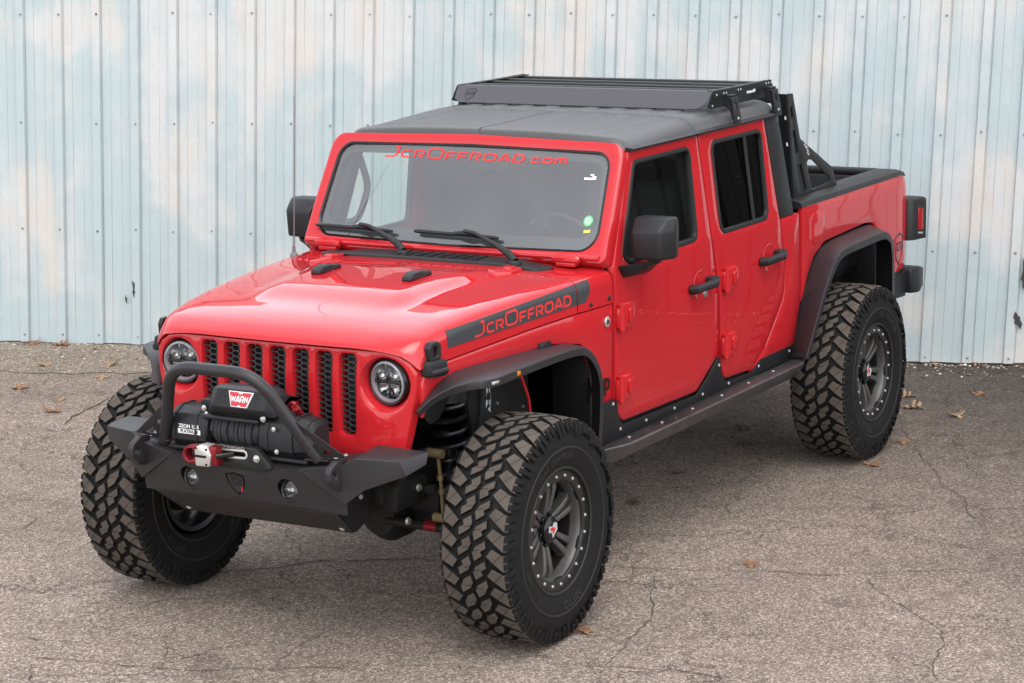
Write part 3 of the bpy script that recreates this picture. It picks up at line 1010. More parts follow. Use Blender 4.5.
def hood_sec(xfun, zfrontroll=True, off=0.0):
    """points across the hood from right edge to left edge"""
    half = []
    # parameter list: ('t', frac) top, ('a', angle) arc, ('s', frac) side
    prm = [('t', i/16) for i in range(17)]+[('a', (i+1)*PI/2/7) for i in range(7)]+[('s', (i+1)/4) for i in range(4)]
    pts = []
    for kind, p in prm:
        y = 0.5
        for it in range(4):
            x = xfun(y)
            w = hw(x)
            ze = zt(x, w-RR)
            if kind == 't': y = (w-RR)*p; z = zt(x, y)
            elif kind == 'a': y = w-RR+RR*math.sin(p); z = ze-RR+RR*math.cos(p)
            else:
                zb = zg(x)
                y = w+.004*p; z = ze-RR+(zb-(ze-RR))*p
        d = xf(y)-x
        if zfrontroll and d < .085:
            zl = min(zlip(y), z)
            z = zl+(z-zl)*math.sqrt(max(0, 1-(1-max(0, d)/.085)**2))
        pts.append(Vector((x, y, z-off)))
    for it in range(10):
        zz = [p.z for p in pts]
        for i in range(11, len(pts)-4):
            pts[i].z = (zz[i-1]+2*zz[i]+zz[i+1])/4 if i < 19 else pts[i].z
    return [Vector((p.x, -p.y, p.z)) for p in pts[:0:-1]]+pts

# ---- hood
bm = bmesh.new()
us = [0, .0015, .005, .011, .02, .031, .044, .058, .075, .095, .12, .15, .18, .21, .24, .27, .30, .33, .36, .39, .42, .45, .48, .52, .56, .6, .65, .7, .75, .8, .85, .9, .95, .99, 1.0]
secs = [hood_sec(lambda y, u=u: xf(y)+(xr(y)-xf(y))*u) for u in us]
lo = [Vector((p.x+(.012 if False else 0), p.y, p.z-.03)) for p in secs[-1]]
loft(bm, secs+[lo], closed_sec=False)
# turned-in lower flange all round
front_fl = [Vector((p.x-.05, p.y*.985, p.z-.004)) for p in secs[0]]
loft(bm, [secs[0], front_fl], closed_sec=False)
bmesh.ops.remove_doubles(bm, verts=bm.verts, dist=2e-5)
hood = part('hood', bm, M['red'], ang=40)

def ysurf(x, z):
    w = hw(x)
    ze = zt(x, w-RR)
    if z <= ze-RR: return w+.004*(ze-RR-z)/max(.01, ze-RR-zg(x))
    return w-RR+math.sqrt(max(0, RR*RR-(z-ze+RR)**2))
def decal_map(sgn, off):
    def fm(u, v, w=0):
        # u along the decal front -> rear (0..1), v from lower to upper edge (0..1)
        x = .212+(-.775-.212)*u
        zb = 1.236+(1.280-1.236)*u
        ztp = 1.307+(1.372-1.307)*u
        z = zb+(ztp-zb)*v
        return Vector((x, sgn*(ysurf(x, z)+off+w*.3), z+off*.35*v))
    return fm
# decal cut-outs: the hood / cowl seam falls inside it, so it is laid in two pieces
dq, dw = stroke_text([('J', 1.0), ('C', .66), ('R', .66), ('O', 1.0), ('F', .66), ('F', .66), ('R', .66), ('O', .66), ('A', .66), ('D', .66)], .165, .17)
for sgn in (1, -1):
    fm = decal_map(sgn, .0016)
    bm = bmesh.new()
    for u0, u1 in ((.0, .8945), (.9005, 1.0)):
        nu = 30
        for i in range(nu):
            a, b2 = u0+(u1-u0)*i/nu, u0+(u1-u0)*(i+1)/nu
            for j in range(8):
                def vv(u, t):
                    # rear end of the decal is rounded off below
                    lowcut = 0.0 if u < .95 else .55*((u-.95)/.05)**2
                    return lowcut+(1-lowcut)*t
                q = [(a, vv(a, j/8)), (b2, vv(b2, j/8)), (b2, vv(b2, (j+1)/8)), (a, vv(a, (j+1)/8))]
                bm.faces.new([bm.verts.new(fm(*p)) for p in q])
    bmesh.ops.remove_doubles(bm, verts=bm.verts, dist=1e-5)
    dc = part('hood_decal', bm, M['decal'], hood)
    bm = bmesh.new()
    fm2 = decal_map(sgn, .0030)
    for q in dq:
        pts = []
        for (a, b2) in q:
            t = a/dw
            u = (.195+.655*t) if sgn > 0 else (.85-.655*t)
            pts.append(fm2(u, .13+.72*b2))
        bm.faces.new([bm.verts.new(p) for p in pts])
    part('decal_lettering', bm, M['red_matte'], hood)

# hood bumpers, hinges, latches
for (y) in (-.235, .235):
    bm = bmesh.new()
    zb = zt(-.27, y)-.004
    prof = [(-.11, 0), (.10, 0), (.095, .022), (.055, .040), (-.015, .040), (-.04, .032), (-.10, .030)]
    add_plate(bm, rpoly([(a, b2, .006) for a, b2 in prof], 3), t=.052, bev=.009, fmap=lambda u, v, w: Vector((-.27+u*.86, y+.022+w*.85, zb+v*.85)))
    part('hood_bumper', bm, M['plastic'], hood)
for sgn in (1, -1):
    bm = bmesh.new()
    y0 = .47*sgn
    z0 = zt(-.6, .47)
    add_plate(bm, rpoly([(-.53, y0-.050, .02), (-.53, y0+.012, .01), (-.60, y0+.040, .02), (-.70, y0+.042, .012), (-.70, y0-.040, .012), (-.64, y0-.03, .02)], 4), t=.022, bev=.006, fmap=lambda u, v, w: Vector((u, v, zt(u, v)+.018+w)))
    add_box(bm, (-.685, y0-.022, z0+.008), (-.62, y0+.022, z0+.026), .008)
    part('hood_hinge', bm, M['red'], hood)
    for (xx, yy) in ((-.625, y0+.12*sgn), (-.645, y0+.17*sgn)):
        bm = bmesh.new()
        T = Matrix.Translation((xx, yy, zt(xx, yy)-.001)) @ Matrix.Rotation(PI/2, 4, 'X')
        add_lathe(bm, [(.011, 0), (.010, .004), (.004, .006)], 10, T)
        add_disc(bm, .004, .006, 10, T)
        part('bolt', bm, M['red'], hood)
# latch: rubber strap on the hood side
bm = bmesh.new()
def latch_map(u, v, w):
    x = .315+u*1.1
    z = 1.203+v*1.08
    return Vector((x, max(ysurf(x, min(max(z, zg(x)), 1.29)), hw(x))+.022+w, z))
add_plate(bm, rpoly([(-.030, .005, .01), (-.034, .055, .012), (-.018, .073, .012), (.020, .073, .012), (.036, .052, .012), (.030, .0, .01)], 4), [rpoly([(-.012, .018, .005), (-.012, .052, .005), (.012, .052, .005), (.012, .018, .005)], 3)], t=.024, bev=.006, step=.02, fmap=latch_map)
add_plate(bm, rpoly([(-.052, -.062, .012), (-.050, .004, .014), (.050, .006, .014), (.052, -.055, .012)], 4), t=.040, bev=.010, step=.03, fmap=lambda u, v, w: latch_map(u, v, w)+Vector((0, .012, 0)))
add_cyl(bm, latch_map(-.045, -.04, .004), latch_map(.045, -.04, .004), .016, 12)
lt = part('hood_latch', bm, M['plastic'], hood)
mirror_obj(lt)

# ---- cowl behind the hood
bm = bmesh.new()
secs = [hood_sec(lambda y, u=u: (xr(y)-.006)+(-.958-(xr(y)-.006))*u, False) for u in (0, .02, .25, .5, .75, 1.0)]
first = [Vector((p.x, p.y, p.z-.03)) for p in secs[0]]
loft(bm, [first]+secs, closed_sec=False)
cowl = part('cowl', bm, M['red'], ang=40)
# black louvred cowl panel
bm = bmesh.new()
def cowl_map(u, v, w): return Vector((u, v, zt(u, v)+.012+w))
lv = []
for i in range(7):
    y = -.13+i*.058
    lv.append(rpoly([(-.735, y, .006), (-.735, y+.036, .006), (-.845, y+.020, .006), (-.845, y-.016, .006)], 2))
wip_sites = [(-.80, -.175), (-.80, .345)]
add_plate(bm, rpoly([(-.715, -.50, .02), (-.695, -.2, .1), (-.690, .1, .1), (-.72, .56, .03), (-.82, .615, .03), (-.86, .5, .03), (-.868, 0, .05), (-.85, -.62, .04), (-.78, -.62, .04)], 4), lv, t=.014, bev=.005, step=.08, fmap=cowl_map)
cp = part('cowl_panel', bm, M['plastic'])
bm = bmesh.new()
for i in range(8):
    y = -.163+i*.058
    add_box(bm, (-.85, y, zt(-.8, y)+.002), (-.73, y+.006, zt(-.8, y)+.018), 0)
add_plate(bm, [(-.72, -.16), (-.72, .3), (-.85, .3), (-.85, -.16)], t=.003, bev=0, step=.08, fmap=lambda u, v, w: Vector((u, v, zt(u, v)+.002+w)))
part('cowl_vent', bm, M['black'], cp)
# wipers: pivots on the cowl, blades low on the glass
def wx(z): return -.918-(z-1.47)*.531
GN = Vector((.8832, 0, .469))
def glass_pt(y, z, w=0.0):
    return Vector((wx(z)-.022*(y/.75)**2+.022*.9, y, z))+GN*w
for k, (py, kn, b0, b1) in enumerate(((-.165, (-.466, 1.512), (-.740, 1.506), (-.300, 1.500)), (.44, (.108, 1.512), (-.178, 1.508), (.268, 1.500)))):
    bm = bmesh.new()
    P = Vector((-.785 if py < 0 else -.755, py, zt(-.78, py)+.012))
    kp = glass_pt(kn[0], kn[1], .045)
    add_lathe(bm, [(.030, 0), (.028, .012), (.018, .018)], 14, Matrix.Translation(P-Vector((0, 0, .004))) @ Matrix.Rotation(PI/2, 4, 'X'))
    d = (kp-P)
    add_tube(bm, [P+Vector((0, 0, .012)), P+d*.12+Vector((0, 0, .026)), P+d*.35+Vector((0, 0, .030)), P+d*.37+Vector((0, 0, .030)), P+d*.8+Vector((0, 0, .02)), kp], [.016, .017, .013, .010, .009, .010], 8)
    wa = part('wiper', bm, M['plastic'])
    bm = bmesh.new()
    a, b2 = glass_pt(b0[0], b0[1], .014), glass_pt(b1[0], b1[1], .014)
    add_tube(bm, [a, a.lerp(b2, .05), a.lerp(b2, .95), b2], [.007, .010, .010, .007], 8)
    mid = a.lerp(b2, .62)
    add_tube(bm, [a.lerp(b2, .5)+GN*.012, mid+GN*.022, a.lerp(b2, .74)+GN*.012], [.010, .015, .010], 8)
    add_tube(bm, [a.lerp(b2, .03)-GN*.008, a.lerp(b2, .97)-GN*.008], .004, 6)
    part('wiper_blade', bm, M['gloss'], wa)

# ---- grille panel
def xg(y, z): return .447-.045*(min(1.1, abs(y)/.65))**6-.09*max(0, z-1.12)+.02*max(0, 1.0-z)
def grille_map(u, v, w):
    return Vector((xg(u, v)+w, u, v))
half = [(0, 1.246), (.49, 1.246, .06), (.575, 1.233, .04), (.625, 1.202, .04), (.650, 1.165, .05), (.640, 1.06), (.606, .90), (.585, .82, .02), (0, .80)]
outer = rpoly([(p[0], p[1], p[2] if len(p) > 2 else 0) for p in half]+[(-p[0], p[1], p[2] if len(p) > 2 else 0) for p in half[-2:0:-1]], 5)
slots = []
for k in range(-3, 4):
    c = k*.1155
    top, bot = 1.228, .893
    slots.append(rpoly([(c-.041, top, .022), (c+.041, top, .022), (c+.0375-.0015*k, bot, .02), (c-.0375-.0015*k, bot, .02)], 4))
HC = (.513, 1.113)
heads = [circle2(s*HC[0], HC[1], .111, 36) for s in (1, -1)]
bm = bmesh.new()
add_plate(bm, outer, slots+heads, t=.055, bev=.006, step=.045, fmap=grille_map, back=False)
grille = part('grille', bm, M['red'], ang=38)
# honeycomb insert
bm = bmesh.new()
hw2, hh = .0215, .0118          # half width and half height of a flattened cell
dx, dy = hw2*1.5, hh*2
cell = [(hw2, 0), (hw2*.5, hh), (-hw2*.5, hh), (-hw2, 0)]
for k in range(-3, 4):
    c = k*.1155
    for i in range(-2, 3):
        for j in range(-10, 10):
            cy = c+i*dx+.006
            cz = 1.06+j*dy+(dy/2 if i % 2 else 0)
            if cz < .880 or cz > 1.245: continue
            for e in range(3):
                p0 = (cy+cell[e][0], cz+cell[e][1]); p1 = (cy+cell[e+1][0], cz+cell[e+1][1])
                if max(abs(p0[0]-c), abs(p1[0]-c)) > .053: continue
                d = Vector((p1[0]-p0[0], p1[1]-p0[1])).normalized()*.0017
                q = [(p0[0]-d.y, p0[1]+d.x), (p0[0]+d.y, p0[1]-d.x), (p1[0]+d.y, p1[1]-d.x), (p1[0]-d.y, p1[1]+d.x)]
                fr = [bm.verts.new(grille_map(u, v, -.022)) for u, v in q]
                bk = [bm.verts.new(grille_map(u, v, -.034)) for u, v in q]
                bm.faces.new(fr)
                for s in range(4): bm.faces.new((fr[s], bk[s], bk[(s+1) % 4], fr[(s+1) % 4]))
M['hexgrey'] = pbr('grey_grille_plastic', (0.040, 0.040, 0.042), 0.4)
part('grille_mesh', bm, M['hexgrey'], grille, 20)
bm = bmesh.new()
add_box(bm, (.20, -.43, .84), (.375, .43, 1.225), .01)
part('radiator', bm, M['black'])
# headlights
def headlight(sgn):
    y0, z0 = sgn*HC[0], HC[1]
    x0 = xg(y0, z0)
    tilt = Matrix.Rotation(R_(-7*sgn), 4, 'Z') @ Matrix.Rotation(R_(3), 4, 'Y')
    A = Matrix.Translation((x0-.006, y0, z0)) @ Matrix.Rotation(-PI/2, 4, 'Z') @ Matrix.Identity(4)
    # bucket: red cone set into the grille
    bm = bmesh.new()
    rings = []
    n = 36
    for (r, dxx, oy, oz, follow) in ((.112, -.004, 0, 0, 1), (.104, -.016, sgn*.000, .001, .8), (.0985, -.040, sgn*.003, .006, 0), (.0965, -.075, sgn*.003, .008, 0)):
        ring = []
        for k in range(n):
            t = 2*PI*k/n
            yy, zz = y0+oy+r*math.cos(t), z0+oz+r*math.sin(t)
            xs = xg(yy, zz)*follow+x0*(1-follow)
            ring.append(bm.verts.new((xs+dxx, yy, zz)))
        rings.append(ring)
    for a, b2 in zip(rings, rings[1:]):
        for k in range(n): bm.faces.new((a[k], a[(k+1) % n], b2[(k+1) % n], b2[k]))
    bk = part('headlight_bucket', bm, M['red'], grille, 40)
    T = Matrix.Translation((x0-.026, y0+sgn*.003, z0+.008)) @ tilt @ Matrix.Scale(1.06, 4) @ Matrix.Rotation(-PI/2, 4, 'Z')
    bm = bmesh.new()
    # black ring, chrome reflectors, bezels
    add_lathe(bm, [(.090, -.03), (.090, -.004), (.087, .004), (.083, .002), (.080, -.008), (.079, -.03)], 40, T, 1)
    add_lathe(bm, [(.0815, -.004), (.080, .003), (.073, .005), (.070, -.004), (.069, -.020)], 40, T, 4)
    add_disc(bm, .079, -.034, 40, T, 2)
    # projector bowls and dividing bars
    for (u, v, r) in ((-.030, .026, .024), (.030, .026, .024), (0, .036, .02), (-.026, -.028, .026), (.026, -.028, .026), (0, -.042, .016)):
        Tb = T @ Matrix.Translation((u, 0, v))
        add_lathe(bm, [(r, -.010), (r*.9, -.016), (r*.6, -.026), (r*.3, -.031)], 16, Tb, 2)
        add_disc(bm, r*.3, -.030, 16, Tb, 3)
        add_lathe(bm, [(r*1.06, -.018), (r*1.08, -.007), (r, -.008)], 16, Tb, 0)
    add_box(bm, (-.068, -.026, -.005), (.068, -.004, .004), .002, 0, T)
    add_box(bm, (-.05, -.022, -.014), (.05, -.008, -.009), .001, 2, T)
    for k in range(14):
        a = k*PI/7
        add_box(bm, (.052, -.028, -.004), (.068, -.010, .004), .001, 2 if k % 2 else 0, T @ Matrix.Rotation(a, 4, 'Y'))
    hl = part('headlight', bm, [M['black'], M['gloss'], M['chrome'], M['white'], M['ringgrey']], None, 35)
    bm = bmesh.new()
    add_lathe(bm, [(.081, .0), (.074, .010), (.058, .018), (.036, .024), (.014, .026)], 40, T)
    add_disc(bm, .014, .026, 40, T)
    part('lens', bm, M['lamp_glass'], hl, 60)
for sgn in (1, -1): headlight(sgn)

# ---- fenders (body side below the hood)
def fend_y(x, z):
    w = hw(x)+.004
    if x < -.75: w = lerp_tab([(-.99, .8205), (-.75, .804)], x)
    return w-.012*max(0, 1.1-z)/.3
fend = rpoly([(.350, 1.176), (.22, zg(.22)-.006), (-.315, 1.219), (-.65, 1.234), (-.952, 1.237), (-.955, .80), (-.800, .80), (-.790, .98, .06), (-.70, 1.10, .06), (-.46, 1.138, .04), (.22, 1.125, .03), (.33, 1.06, .03), (.37, .98), (.375, 1.12)], 4)
bm = bmesh.new()
add_plate(bm, fend, t=.02, bev=.004, step=.07, fmap=lambda u, v, w: Vector((u, fend_y(u, v)+w, v)))
fe = part('fender', bm, M['red'])
fe_r = mirror_obj(fe)
# badges on the fender (left side seen)
bm = bmesh.new()
T = Matrix.Translation((-.905, fend_y(-.905, 1.165)+.001, 1.165))
add_lathe(bm, [(.024, 0), (.024, .004), (.021, .006)], 24, T)
add_disc(bm, .021, .006, 24, T)
bd = part('round_badge', bm, M['silver'], fe)
bm = bmesh.new()
add_box(bm, (-.014, .0062, -.004), (.014, .0078, .002), .001, 0, T)
add_box(bm, (-.009, .0062, .003), (.010, .0078, .009), .001, 0, T)
add_box(bm, (-.010, .0062, -.013), (-.003, .0078, -.005), .001, 0, T)
add_box(bm, (.003, .0062, -.013), (.010, .0078, -.005), .001, 0, T)
part('badge_relief', bm, M['plastic'], fe)
bm = bmesh.new()
text_faces(bm, 'Jeep', .115, lambda u, v: Vector((-.836-u, fend_y(-.836-u, .90)+.006, .893+v)), 0, .003)
tx = part('badge_lettering', bm, M['gloss'], fe)
for (x, z, p) in ((-.775, 1.262, cowl), (-.925, 1.268, cowl)):
    for s in (1, -1):
        bm = bmesh.new()
        T = Matrix.Translation((x, s*(hw(x)+.003), z)) @ (Matrix.Identity(4) if s > 0 else Matrix.Rotation(PI, 4, 'Z'))
        add_lathe(bm, [(.011, 0), (.010, .005), (.004, .006)], 12, T)
        add_disc(bm, .004, .006, 12, T)
        part('bolt', bm, M['black'], cowl)

# inner fenders / engine bay shell, seen through the wheel arches
bm = bmesh.new()
for s in (1, -1):
    add_plate(bm, [(-.10, .80), (-.06, .95), (-.12, 1.15), (-.90, 1.2), (-.90, .62), (-.62, .62), (-.60, .72), (-.2, .76)], t=.02, bev=0, fmap=lambda u, v, w: Vector((u, s*(.60+.02*0+w), v)))
    add_box(bm, (-.94, min(s*.60, s*.792), .58), (-.785, max(s*.60, s*.792), 1.20), .004)
    add_box(bm, (-.80, min(s*.60, s*.775), 1.13), (-.40, max(s*.60, s*.735), 1.2), .01)
    add_box(bm, (-.9, min(s*.59, s*.66), 1.115), (.33, max(s*.59, s*.66), 1.16), .01)
add_box(bm, (-.90, -.6, .62), (-.55, .6, 1.25), .02)
add_box(bm, (-.55, -.35, .66), (.15, .35, 1.1), .05)
inner = part('inner_fender', bm, M['under'])
for s in (1,):
    for (x, z) in ((-.16, 1.04), (-.36, 1.03), (-.16, .93), (-.30, .90), (-.5, .97), (-.52, .84)):
        T = Matrix.Translation((x, .601, z))
        bm = bmesh.new()
        add_lathe(bm, [(.0075, 0), (.0065, .005)], 8, T); add_disc(bm, .0065, .005, 8, T)
        part('bolt', bm, M['steel'], inner)
# red body edge visible behind the wheel
bm = bmesh.new()
add_tube(bm, [(-.33, .66, 1.09), (-.40, .665, 1.0), (-.45, .67, .9), (-.47, .67, .80), (-.475, .67, .7)], .007, 8)
eg = part('arch_edge', bm, M['red'])
mirror_obj(eg)

# ---- fender flares
def flare(name, I, O, ctr, lip=.036):
    bm = bmesh.new()
    secs = []
    cv = Vector(ctr)
    n = len(I)
    # smooth the control polylines with a Catmull-Rom
    def cr(P, sub=4):
        out = []
        for i in range(len(P)-1):
            p0, p1, p2, p3 = P[max(i-1, 0)], P[i], P[i+1], P[min(i+2, len(P)-1)]
            for k in range(sub):
                t = k/sub
                out.append(.5*((2*p1)+(-p0+p2)*t+(2*p0-5*p1+4*p2-p3)*t*t+(-p0+3*p1-3*p2+p3)*t**3))
        out.append(P[-1])
        return out
    I = cr([Vector(p) for p in I]); O = cr([Vector(p) for p in O])
    for i in range(len(I)):
        a, o = I[i], O[i]
        d = (O[min(i+1, len(O)-1)]-O[max(i-1, 0)])
        d.y = 0; d.normalize()
        dn = Vector((d.z, 0, -d.x))
        if dn.dot(cv-o) < 0: dn = -dn
        e = (o-a).normalized()
        secs.append([a, a.lerp(o, .5)-dn*.002, o-e*.010, o-e*.003+dn*.002, o+dn*.007, o+dn*lip, o+dn*lip-e*.004, o+dn*.012-e*.006, a+dn*.006])
    loft(bm, secs)
    return part(name, bm, M['powder_soft'], None, 28)
F_I = [(-.772, .800, .625), (-.778, .803, .74), (-.782, .805, .86), (-.768, .805, .97), (-.70, .803, 1.065), (-.60, .796, 1.118), (-.47, .776, 1.132), (-.30, .742, 1.138), (-.05, .708, 1.140), (.13, .688, 1.138), (.23, .674, 1.125), (.30, .662, 1.095), (.36, .650, 1.050), (.41, .640, 1.005)]
F_O = [(-.705, .888, .625), (-.722, .888, .74), (-.732, .888, .86), (-.722, .888, .97), (-.66, .888, 1.062), (-.575, .888, 1.115), (-.46, .888, 1.131), (-.30, .888, 1.134), (-.02, .888, 1.132), (.20, .886, 1.130), (.275, .820, 1.124), (.33, .760, 1.105), (.385, .705, 1.068), (.435, .668, 1.022)]
ff = flare('front_flare', F_I, F_O, (-.1, .8, .55))
ffr = mirror_obj(ff)
R_I = [(-2.985, .800, .622), (-3.04, .808, .76), (-3.10, .816, .92), (-3.18, .819, 1.03), (-3.27, .821, 1.115), (-3.40, .821, 1.165), (-3.70, .821, 1.18), (-3.98, .821, 1.186), (-4.08, .821, 1.165), (-4.14, .821, 1.10), (-4.16, .819, .98), (-4.17, .815, .78)]
R_O = [(-2.875, .935, .650), (-2.965, .945, .80), (-3.068, .955, .965), (-3.15, .958, 1.06), (-3.245, .96, 1.132), (-3.37, .96, 1.158), (-3.63, .96, 1.164), (-3.885, .96, 1.168), (-3.99, .96, 1.146), (-4.05, .96, 1.095), (-4.075, .96, .98), (-4.08, .96, .77)]
rf = flare('rear_flare', R_I, R_O, (-3.55, .8, .55), .040)
rfr = mirror_obj(rf)
for src in (ff, ffr):
    s = 1 if src is ff else -1
    bm = bmesh.new()
    add_box(bm, (.135, s*.886-.004, 1.104), (.215, s*.886+.004, 1.116), .002)
    part('marker_plate', bm, M['silver'], src)
    bm = bmesh.new()
    add_box(bm, (-.005, s*.887-.005, 1.104), (.020, s*.887+.006, 1.122), .003)
    part('marker_light', bm, M['amber'], src)
    bm = bmesh.new()
    yb_ = fend_y(-.43, 1.14)
    add_box(bm, (-.475, min(s*(yb_-.02), s*(yb_+.014)), 1.120), (-.385, max(s*(yb_-.02), s*(yb_+.014)), 1.156), .008)
    part('flare_bracket', bm, M['powder'], src)

# ---- windshield frame, glass, banner
def frame_map(u, v, w): return glass_pt(u, v, w)
fo = rpoly([(-.808, 1.422, .03), (-.800, 1.62), (-.778, 1.930, .075), (0, 1.948, 0), (.778, 1.930, .075), (.800, 1.62), (.808, 1.422, .03)], 7)
gh = rpoly([(-.752, 1.472, .085), (-.738, 1.68), (-.722, 1.884, .075), (0, 1.897), (.722, 1.884, .075), (.738, 1.68), (.752, 1.472, .085), (0, 1.462)], 7)
bm = bmesh.new()
add_plate(bm, fo, [gh], t=.062, bev=.016, step=.08, fmap=frame_map)
# inner step that carries the glass
wf = part('windshield_frame', bm, M['red'], ang=40)
gi = inset2([Vector(p) for p in (gh if area2(gh) > 0 else gh[::-1])], -.004)
bm = bmesh.new()
add_plate(bm, gi, t=.005, bev=0, step=.12, fmap=lambda u, v, w: frame_map(u, v, w-.014), back=False)
wg = part('windshield', bm, M['windshield'], wf, 60)
# black frit and rubber edge
ring_o = gi
ring_i = rpoly([(-.722, 1.530, .07), (-.695, 1.846, .06), (0, 1.862), (.695, 1.846, .06), (.722, 1.530, .07), (0, 1.522)], 6)
bm = bmesh.new()
add_plate(bm, ring_o, [ring_i], t=.001, bev=0, step=.12, fmap=lambda u, v, w: frame_map(u, v, w-.0215))
part('glass_border', bm, M['black'], wf)
bm = bmesh.new()
gpts = [frame_map(p.x, p.y, -.008) for p in gh]
add_tube(bm, gpts, .007, 6, closed=True)
part('glass_seal', bm, M['gloss'], wf)
bq, bw = stroke_text([('J', 1.0), ('C', .68), ('R', .68), ('O', .92), ('F', .68), ('F', .68), ('R', .68), ('O', .68), ('A', .68), ('D', .68), ('.', .5), ('C', .5), ('O', .5), ('M', .5)], .15, .20)
bm = bmesh.new()
for q in bq:
    bm.faces.new([bm.verts.new(frame_map(-.440+.945*a/bw+.006*b2, 1.834+.046*b2, -.0125)) for a, b2 in q])
part('windshield_lettering', bm, M['red_matte'], wf)
for (y, z, r, mt) in ((.680, 1.600, .0225, 'green'),):
    bm = bmesh.new()
    vs = [bm.verts.new(frame_map(y+r*math.cos(t*PI/12), z+r*math.sin(t*PI/12), -.0126)) for t in range(24)]
    bm.faces.new(vs)
    part('round_sticker', bm, M[mt], wf)
bm = bmesh.new()
for k in range(5):
    a = k*1.25
    add_poly(bm, [frame_map(.680+.010*math.cos(a)+.005*math.cos(t*PI/4), 1.600+.010*math.sin(a)+.0045*math.sin(t*PI/4), -.0118) for t in range(8)])
part('sticker_print', bm, M['white'], wf)
bm = bmesh.new()
add_poly(bm, [frame_map(y, z, -.0126) for y, z in ((.668, 1.549), (.700, 1.552), (.700, 1.564), (.668, 1.561))])
part('small_sticker', bm, M['yellow'], wf)
bm = bmesh.new()
for y, z, a, b2 in ((.635, 1.776, .042, .009), (.662, 1.780, .020, .014), (.650, 1.793, .018, .006)):
    add_poly(bm, [frame_map(y-a/2, z-b2/2, -.0126), frame_map(y+a/2, z-b2/2, -.0126), frame_map(y+a/2, z+b2/2, -.0126), frame_map(y-a/2, z+b2/2, -.0126)])
part('pass_sticker', bm, M['white'], wf)
# windshield hinges
for s in (1, -1):
    bm = bmesh.new()
    add_tube(bm, [(-.872, s*.57, 1.437), (-.868, s*.60, 1.440), (-.868, s*.68, 1.440), (-.872, s*.70, 1.437)], [.017, .021, .021, .017], 10)
    add_box(bm, (-.90, s*.635-.05, 1.405), (-.855, s*.635+.05, 1.43), .008)
    part('windshield_hinge', bm, M['red'], wf)
bm = bmesh.new()
add_tube(bm, [glass_pt(y, 1.441, .004) for y in [-.78+i*.13 for i in range(13)]], .014, 8)
part('frame_bead', bm, M['red'], wf)

# whip antenna on the right cowl
bm = bmesh.new()
add_lathe(bm, [(.020, 0), (.018, .012), (.009, .022), (.007, .05)], 12, Matrix.Translation((-.745, -.745, zt(-.745, .745)-.006)) @ Matrix.Rotation(PI/2, 4, 'X'))
add_tube(bm, [(-.745, -.745, 1.40), (-.775, -.748, 1.76), (-.805, -.752, 2.13)], [.0030, .0024, .0018], 6)
part('antenna', bm, M['antenna'])
# grey brace under the front of each flare
for s in (1, -1):
    bm = bmesh.new()
    add_plate(bm, [(.060, 1.03), (.06, 1.095), (.24, 1.085), (.34, 1.00), (.26, .925), (.19, .935)], t=.006, bev=.001, fmap=lambda u, v, w: Vector((u, s*(.61-.10*(v-1.0)+w), v)))
    part('flare_brace', bm, M['under'])

# ---- cab: doors, jambs, quarter panels
def yS(z):
    if z < 1.38: return .82-.02*(max(0, 1.1-z)/.45)**2
    return .82-(z-1.38)*.10
def side_map(off=0.0):
    return lambda u, v, w: Vector((u, yS(v)+off+w, v))
def both(name, bm, mat, parent=None, ang=32):
    o = part(name, bm, mat, parent, ang)
    return o, mirror_obj(o, parent=parent or truck)

